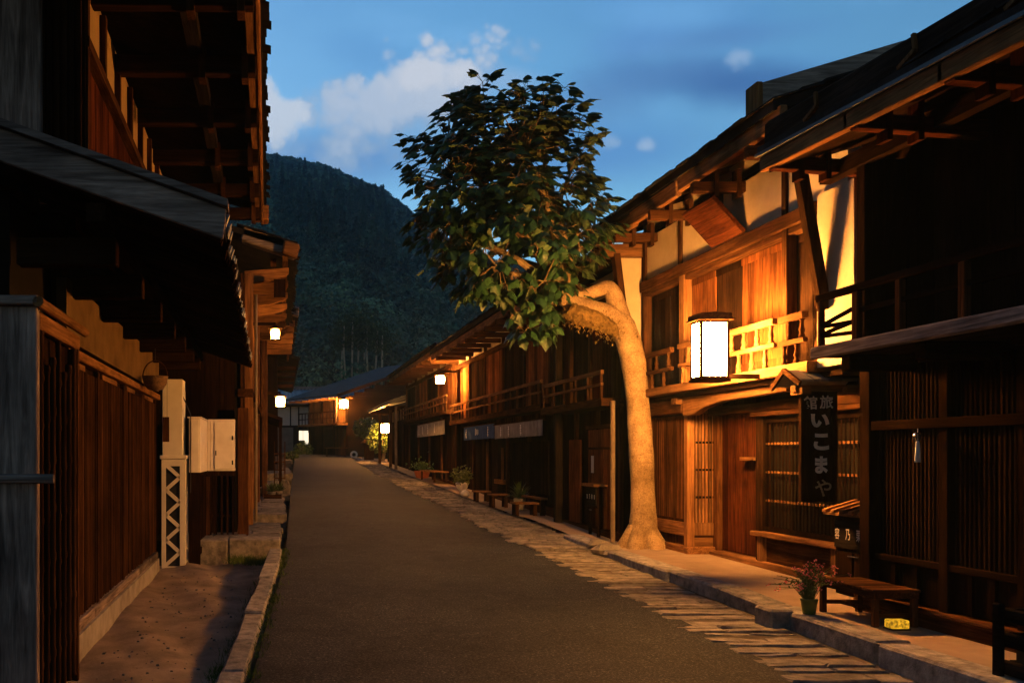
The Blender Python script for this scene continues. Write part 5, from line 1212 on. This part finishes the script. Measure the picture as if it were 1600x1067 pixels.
while tw < 520:
    k = fr3.choices(range(len(LOBES)),lobes_vol)[0]; a,b_,d,rx,ry,rd = LOBES[k]; c0 = Vector(tp(a,b_,d))
    v_ = Vector((fr3.gauss(0,1),fr3.gauss(0,1),fr3.gauss(0,1))).normalized()*(fr3.uniform(.25,1)**.45)
    p = c0+Vector((v_.x*rx*TY/F,v_.y*rd,v_.z*ry*TY/F))
    tw += 1
    near = min(tips,key=lambda t: (t-p).length); br.tube([near,near.lerp(p,.5)+Vector((0,0,.05)),p],[.012,.008,.005],4,False)
    out = (p-Vector(tp(800,330))).normalized()
    for i in range(fr3.randint(5,7)):
        th = fr3.uniform(0,6.28); dd = (Vector((math.cos(th),math.sin(th),fr3.uniform(-.45,.15)))+out*.7).normalized()
        pet = fr3.uniform(.05,.16); q = p+dd*pet+Vector((0,0,fr3.uniform(-.08,.06)))
        br.tube([p,q],.0035,3,False)
        dl = (dd+Vector((fr3.uniform(-.3,.3),fr3.uniform(-.3,.3),-fr3.uniform(.1,.75)))).normalized()
        nn = (Vector((0,0,1))+out*.5+Vector((fr3.gauss(0,.25),fr3.gauss(0,.25),0))).normalized()
        add_leaf(q,dl,nn,fr3.uniform(.15,.26))
br.build('branches', simple('twig',(.10,.075,.04),(.22,.17,.09),12,.8,.2), tree)
m, nt, b, o = nodes_of('leaf'); gm = N(nt,'ShaderNodeNewGeometry')
cc = ramp(nt,gm.outputs['Random Per Island'],[(0,(.008,.034,.015)),(.5,(.017,.064,.024)),(.9,(.030,.095,.032)),(1,(.06,.095,.035))])
cb = mixc(nt,gm.outputs['Backfacing'],cc,mixc(nt,.35,cc,(.10,.13,.07)))
v, _ = mapped(nt,(1,1,1)); cb = mixc(nt,1,cb,ramp(nt,noise(nt,v,14,3),[(.3,(.75,.75,.75)),(.7,(1.2,1.2,1.1))]),'MULTIPLY')
nt.links.new(cb,b.inputs['Base Color']); b.inputs['Roughness'].default_value = .5; b.inputs['Specular IOR Level'].default_value = .4
tr_ = N(nt,'ShaderNodeBsdfTranslucent'); nt.links.new(cb,tr_.inputs[0]); mx = N(nt,'ShaderNodeMixShader'); mx.inputs[0].default_value = .2
nt.links.new(b.outputs[0],mx.inputs[1]); nt.links.new(tr_.outputs[0],mx.inputs[2]); nt.links.new(mx.outputs[0],o.inputs['Surface'])
MB().add(lv,lf_).build('crown', m, tree)

# rocks by the trunk
for i,(px,py,Y,r_,lab) in enumerate(((948,858,12.6,.14,'long grey rock left of the tree foot'),(962,866,12.4,.11,'small grey rock touching the tree foot'),(935,850,13.0,.12,'dark rock at the edge of the walk left of the tree'))):
    c_ = Vector(at(px,py,Y)); bm = MB(); vs = []; fs = []; nlat,nlon = 5,8
    prof = [(0.02,-1),(.8,-.6),(1,0),(.75,.6),(.02,.85)]
    for (rr,zz) in prof:
        for k in range(nlon): t = 6.283*k/nlon; j = R(.8,1.2); vs.append((c_.x+rr*r_*1.5*j*math.cos(t),c_.y+rr*r_*j*math.sin(t),c_.z+zz*r_*.8*R(.85,1.1)))
    for a in range(4):
        for k in range(nlon): fs.append((a*nlon+k,a*nlon+(k+1)%nlon,(a+1)*nlon+(k+1)%nlon,(a+1)*nlon+k))
    bm.add(vs,fs); tag(bm.build('rock', M_STONE, base=tuple(c_)),lab,'rock','rocks at the foot of the street tree')

# grass along the left kerb
gb = MB()
def tuft(x,y,z,n,h,sp):
    for i in range(n):
        px_,py_ = x+random.gauss(0,sp),y+random.gauss(0,sp); hh_ = h*R(.5,1.2); d = Vector((random.gauss(0,.35),random.gauss(0,.35),1)).normalized(); s_ = Vector((R(-1,1),R(-1,1),0)).normalized()*.004
        p = Vector((px_,py_,z)); gb.add([p-s_,p+s_,p+d*hh_+Vector((d.x,d.y,-.2))*hh_*.3],[(0,1,2)])
for i in range(230):
    y = R(6,13.0); k = random.random()
    if k < .5: tuft(road_l(y)-.27+random.gauss(0,.02),y,sand_z(0,y),12,.085,.04)
    else: tuft(road_l(y)-.01+random.gauss(0,.02),y,g(y)+.04,9,.065,.03)
for i in range(90): tuft(R(-.75,.0),R(12.75,13.5),.06,12,.13,.05)
tag(gb.build('verge_grass', simple('grass',(.03,.06,.012),(.09,.13,.03),8,.7,0,island=True)),'short grass growing along the left kerb','grass',kind='stuff')
mb = MB()
for i in range(240):
    x,y = R(-1.5,-.5),R(6.2,12.8); s_ = R(.004,.013)*random.choice((.6,1,1.4)); z = sand_z(x,y); mb.hexa([(x+dx*s_*R(.7,1.3),y+dy*s_*R(.7,1.3),z+dz*s_*.7) for dx,dy,dz in ((-1,-1,-1),(1,-1,-1),(1,1,-1),(-1,1,-1),(-.6,-.6,1),(.6,-.6,1),(.6,.6,1),(-.6,.6,1))])
tag(mb.build('gravel_litter', M_STONE),'scattered pebbles and crumbs on the sandy verge','gravel',kind='stuff')

# ================================================================ wooded hill
def skyline(u):     # u = x/y of the view -> tangent of the ridge height
    px = CX+u*F; py = np.interp(px,[-700,0,300,405,440,500,560,600,640,700,760,850,950,1200,1600,2200],[270,245,238,241,244,258,281,300,332,376,404,418,425,440,455,470]); return (CY-py)/F
Y0,YR = 72.0,430.0
us = np.linspace(-.85,1.3,150); ts = np.linspace(0,1.2,60); hv = []; hf = []
def hill_z(u,t):
    y = Y0+(YR-Y0)*t; top = EYE+skyline(u)*YR-5.5; t1 = min(t,1.0)
    z = 1.5+(top-1.5)*(t1**.92)+3.0*math.sin(u*23+t*6)*t1*(1-t1)+2.2*math.sin(u*51-t*11)*t1*(1-t1)
    if t > 1: z -= (t-1)*90
    return u*y,y,z
for t in ts:
    for u in us: hv.append(hill_z(u,t))
nu = len(us)
for j in range(len(ts)-1):
    for i in range(nu-1): a = j*nu+i; hf.append((a,a+1,a+nu+1,a+nu))
struct(MB().add(hv,hf),'hill',simple('hill_soil',(.012,.016,.010),(.03,.036,.022),.2,.95,0),True)
V = []; TINT = []; nv = 0
def clump(cx_,cy_,cz,rx,rz,n,size,kind):
    global nv
    if kind == 0:   # conifer
        h_ = RNG.random(n)**.7; r_ = (1-h_)*rx*(.55+.45*RNG.random(n)); th = RNG.random(n)*6.283
        P_ = np.stack([cx_+r_*np.cos(th),cy_+r_*np.sin(th),cz+h_*rz],1); Nn = np.stack([np.cos(th)*.8,np.sin(th)*.8,.6+0*th],1)
    else:
        lob = RNG.normal(size=(9,3)); lob /= np.linalg.norm(lob,axis=1)[:,None]; lob[:,2] = np.abs(lob[:,2])*.9; k = RNG.integers(0,9,n)
        d = RNG.normal(size=(n,3)); d /= np.linalg.norm(d,axis=1)[:,None]; d[:,2] = np.abs(d[:,2])*.9-.15
        q = lob[k]*.66+d*.40; P_ = np.array([cx_,cy_,cz+rz*.45])+q*np.array([rx,rx,rz*.55]); Nn = d+np.array([0,0,.4])
    Nn = Nn+RNG.normal(size=(n,3))*.35; Nn /= np.linalg.norm(Nn,axis=1)[:,None]
    a = np.cross(Nn,np.array([.3,.2,1.0])); a /= np.linalg.norm(a,axis=1)[:,None]; b_ = np.cross(Nn,a)
    s_ = size*(.6+.8*RNG.random(n))[:,None]; rot = (RNG.random(n)*6.283)[:,None]
    e1 = (a*np.cos(rot)+b_*np.sin(rot))*s_; e2 = (b_*np.cos(rot)-a*np.sin(rot))*s_
    V.append(np.stack([P_-e1*.6-e2*.4,P_+e1*.6-e2*.35,P_+e2*.75],1).reshape(-1,3)); nv += 3*n
cells = []
for i in range(5200):
    u = RNG.uniform(-.10,.42); t = RNG.random()**.85*1.02; cells.append((u,t))
for i in range(420): cells.append((RNG.uniform(-.10,.42),RNG.uniform(.97,1.03)))
for i in range(420): cells.append((RNG.choice([RNG.uniform(-.8,-.1),RNG.uniform(.42,1.2)]),RNG.random()))
for (u,t) in cells:
    x,y,z = hill_z(u,t); px = CX+u*F; py = CY-(z-EYE)/y*F
    con = (430 < px < 610 and 335 < py < 480 and t < .7 and RNG.random() < .5) or (t < .6 and RNG.random() < .04)
    far = .6+.4*t; vis = -.1 < u < .42
    n = (int(np.clip(260-y*.35,110,240)) if vis else 50); sz = .30*(y/120)**.75
    if con: clump(x,y,z-.5,1.7+RNG.random()*1.0,8+RNG.random()*4,n,sz*1.1,0)
    else: clump(x,y,z-.5,2.3+RNG.random()*2.2,(4.5+RNG.random()*3.0),n,sz*1.3,1)
    TINT.append(np.full(3*n,float(np.clip(RNG.normal(.42,.22),0,1))*(.6 if con else 1.0),dtype=np.float32))
VV = np.concatenate(V); me = bpy.data.meshes.new('woodland'); ntri = len(VV)//3
me.vertices.add(len(VV)); me.vertices.foreach_set('co',VV.astype(np.float32).ravel()); me.loops.add(3*ntri); me.loops.foreach_set('vertex_index',np.arange(3*ntri,dtype=np.int32))
me.polygons.add(ntri); me.polygons.foreach_set('loop_start',np.arange(0,3*ntri,3,dtype=np.int32)); me.update()
ta = me.attributes.new('tint','FLOAT','POINT'); ta.data.foreach_set('value',np.concatenate(TINT))
m, nt, b, o = nodes_of('woodland'); v, _ = mapped(nt,(1,1,1)); n1 = noise(nt,v,.09,4,.6); n2 = noise(nt,v,.5,3,.6)
cc = ramp(nt,n1,[(.3,(.030,.078,.060)),(.5,(.062,.145,.10)),(.7,(.12,.24,.145))]); cc = mixc(nt,1,cc,ramp(nt,n2,[(.3,(.7,.7,.7)),(.7,(1.3,1.3,1.25))]),'MULTIPLY'); at_ = N(nt,'ShaderNodeAttribute'); at_.attribute_name = 'tint'; cc = mixc(nt,1,cc,ramp(nt,at_.outputs['Fac'],[(0,(.35,.4,.45)),(.5,(1,1,1)),(1,(2.1,1.9,1.6))]),'MULTIPLY')
nt.links.new(cc,b.inputs['Base Color']); b.inputs['Roughness'].default_value = .8; b.inputs['Specular IOR Level'].default_value = .15; me.materials.append(m)
wd = bpy.data.objects.new('woodland',me); COL.objects.link(wd); tag(wd,'dense mixed forest covering the hillside behind the street','forest',kind='stuff')
# bamboo at the foot of the hill
M_BAM = simple('bamboo_stem',(.36,.38,.28),(.55,.56,.42),4,.6,0); M_BAML = simple('bamboo_leaf',(.02,.05,.018),(.06,.11,.04),6,.7,0,island=True)
BX = [(533,598,525,'short leaning bamboo stem at the left edge of the grove'),(541,600,512,'pale bamboo stem second in from the left of the grove'),(549,598,500,'pale bamboo stem leaning left among the grove'),(557,600,508,'thick pale bamboo stem in the left half of the grove'),(566,598,515,'thin bamboo stem near the middle of the grove'),(575,597,518,'bamboo stem just right of the grove middle'),(585,596,520,'dim bamboo stem in the right half of the grove'),(596,594,528,'last clear bamboo stem at the right end of the grove')]
for i,(px,pb,pt_,lab) in enumerate(BX):
    Y = 76+R(-2,2); lo = at(px,pb+12,Y); hi = at(px+R(-4,9),pt_-4,Y-.5); t = thing('bamboo',lab,'bamboo',lo,'bamboo stems at the foot of the hill')
    mid = Vector(lo).lerp(Vector(hi),.6)+Vector((R(-.15,.15),0,0)); mb = MB(); mb.tube([lo,mid,hi],[.085,.075,.05],6); mb.build('stem', M_BAM, t, smooth=True)
    mb = MB()
    for k in range(420):
        f = R(.72,1.12); p = Vector(lo).lerp(Vector(hi),f)+Vector((random.gauss(0,.6),random.gauss(0,.6),random.gauss(0,.3))); leafquad(mb,p,(R(-1,1),R(-1,1),-R(.2,1.2)),R(.25,.45),.06)
    mb.build('leaves', M_BAML, t)
# small trees and shrubs at the bend
def leafy(name,label,cat,c_,rad,n,sz,base,trunk_r,mat):
    t = thing(name,label,cat,base); mb = MB()
    for i in range(n):
        d = Vector((random.gauss(0,1),random.gauss(0,1),random.gauss(0,1))).normalized()*(R(.3,1)**.5); p = Vector(c_)+Vector((d.x*rad[0],d.y*rad[1],d.z*rad[2])); leafquad(mb,p,(d.x+R(-1,1),d.y+R(-1,1),R(-1,.4)),sz*R(.6,1.3),sz*.3)
    mb.build('crown', mat, t); mb = MB(); mb.tube([base,((base[0]+c_[0])/2+.1,base[1],(base[2]+c_[2])/2),c_],[trunk_r,trunk_r*.8,trunk_r*.4],8)
    for k in range(5): mb.tube([c_,(c_[0]+R(-1,1)*rad[0]*.8,c_[1]+R(-1,1)*rad[1]*.8,c_[2]+R(0,.8)*rad[2])],[trunk_r*.35,.01],5,False)
    mb.build('trunk', M_PIPE, t)
M_LEAF2 = simple('garden_leaf',(.03,.06,.015),(.11,.16,.035),5,.6,0,island=True)
leafy('small_tree','small garden tree lit yellow green by the far right lantern','tree',at(597,684,45.5),(.75,.7,.8),1100,.17,(5.25,45.5,1.3),.09,M_LEAF2)
leafy('dim_tree','dim bushy green tree left of the lantern lit tree','tree',at(573,668,48.5),(.7,.6,.6),800,.17,(4.75,48.5,1.35),.07,M_LEAF2)
c_ = at(474,703,58); leafy('dark_shrub','dark rounded shrub under the lit window at the far left','shrub',c_,(.6,.5,.55),700,.15,(c_[0],58,1.5),.05,M_PLANT)
c_ = at(456,712,50); leafy('verge_shrub','low green shrub at the left road edge near the bend','shrub',c_,(.35,.4,.3),350,.13,(c_[0],50,1.3),.04,M_LEAF2)

# evening air over the valley
hz = MB(); hz.box(-520,760,-12,560,-9,195)
ho = hz.build('haze', M_GROUND); hm = bpy.data.materials.new('evening_air'); hm.use_nodes = True; hn = hm.node_tree; hn.nodes.clear()
ov = hn.nodes.new('ShaderNodeOutputMaterial'); pv_ = hn.nodes.new('ShaderNodeVolumePrincipled'); pv_.inputs['Density'].default_value = .00055; pv_.inputs['Color'].default_value = (.45,.75,1,1); pv_.inputs['Anisotropy'].default_value = .2
hn.links.new(pv_.outputs[0],ov.inputs['Volume']); ho.data.materials.clear(); ho.data.materials.append(hm); ho['kind'] = 'stuff'
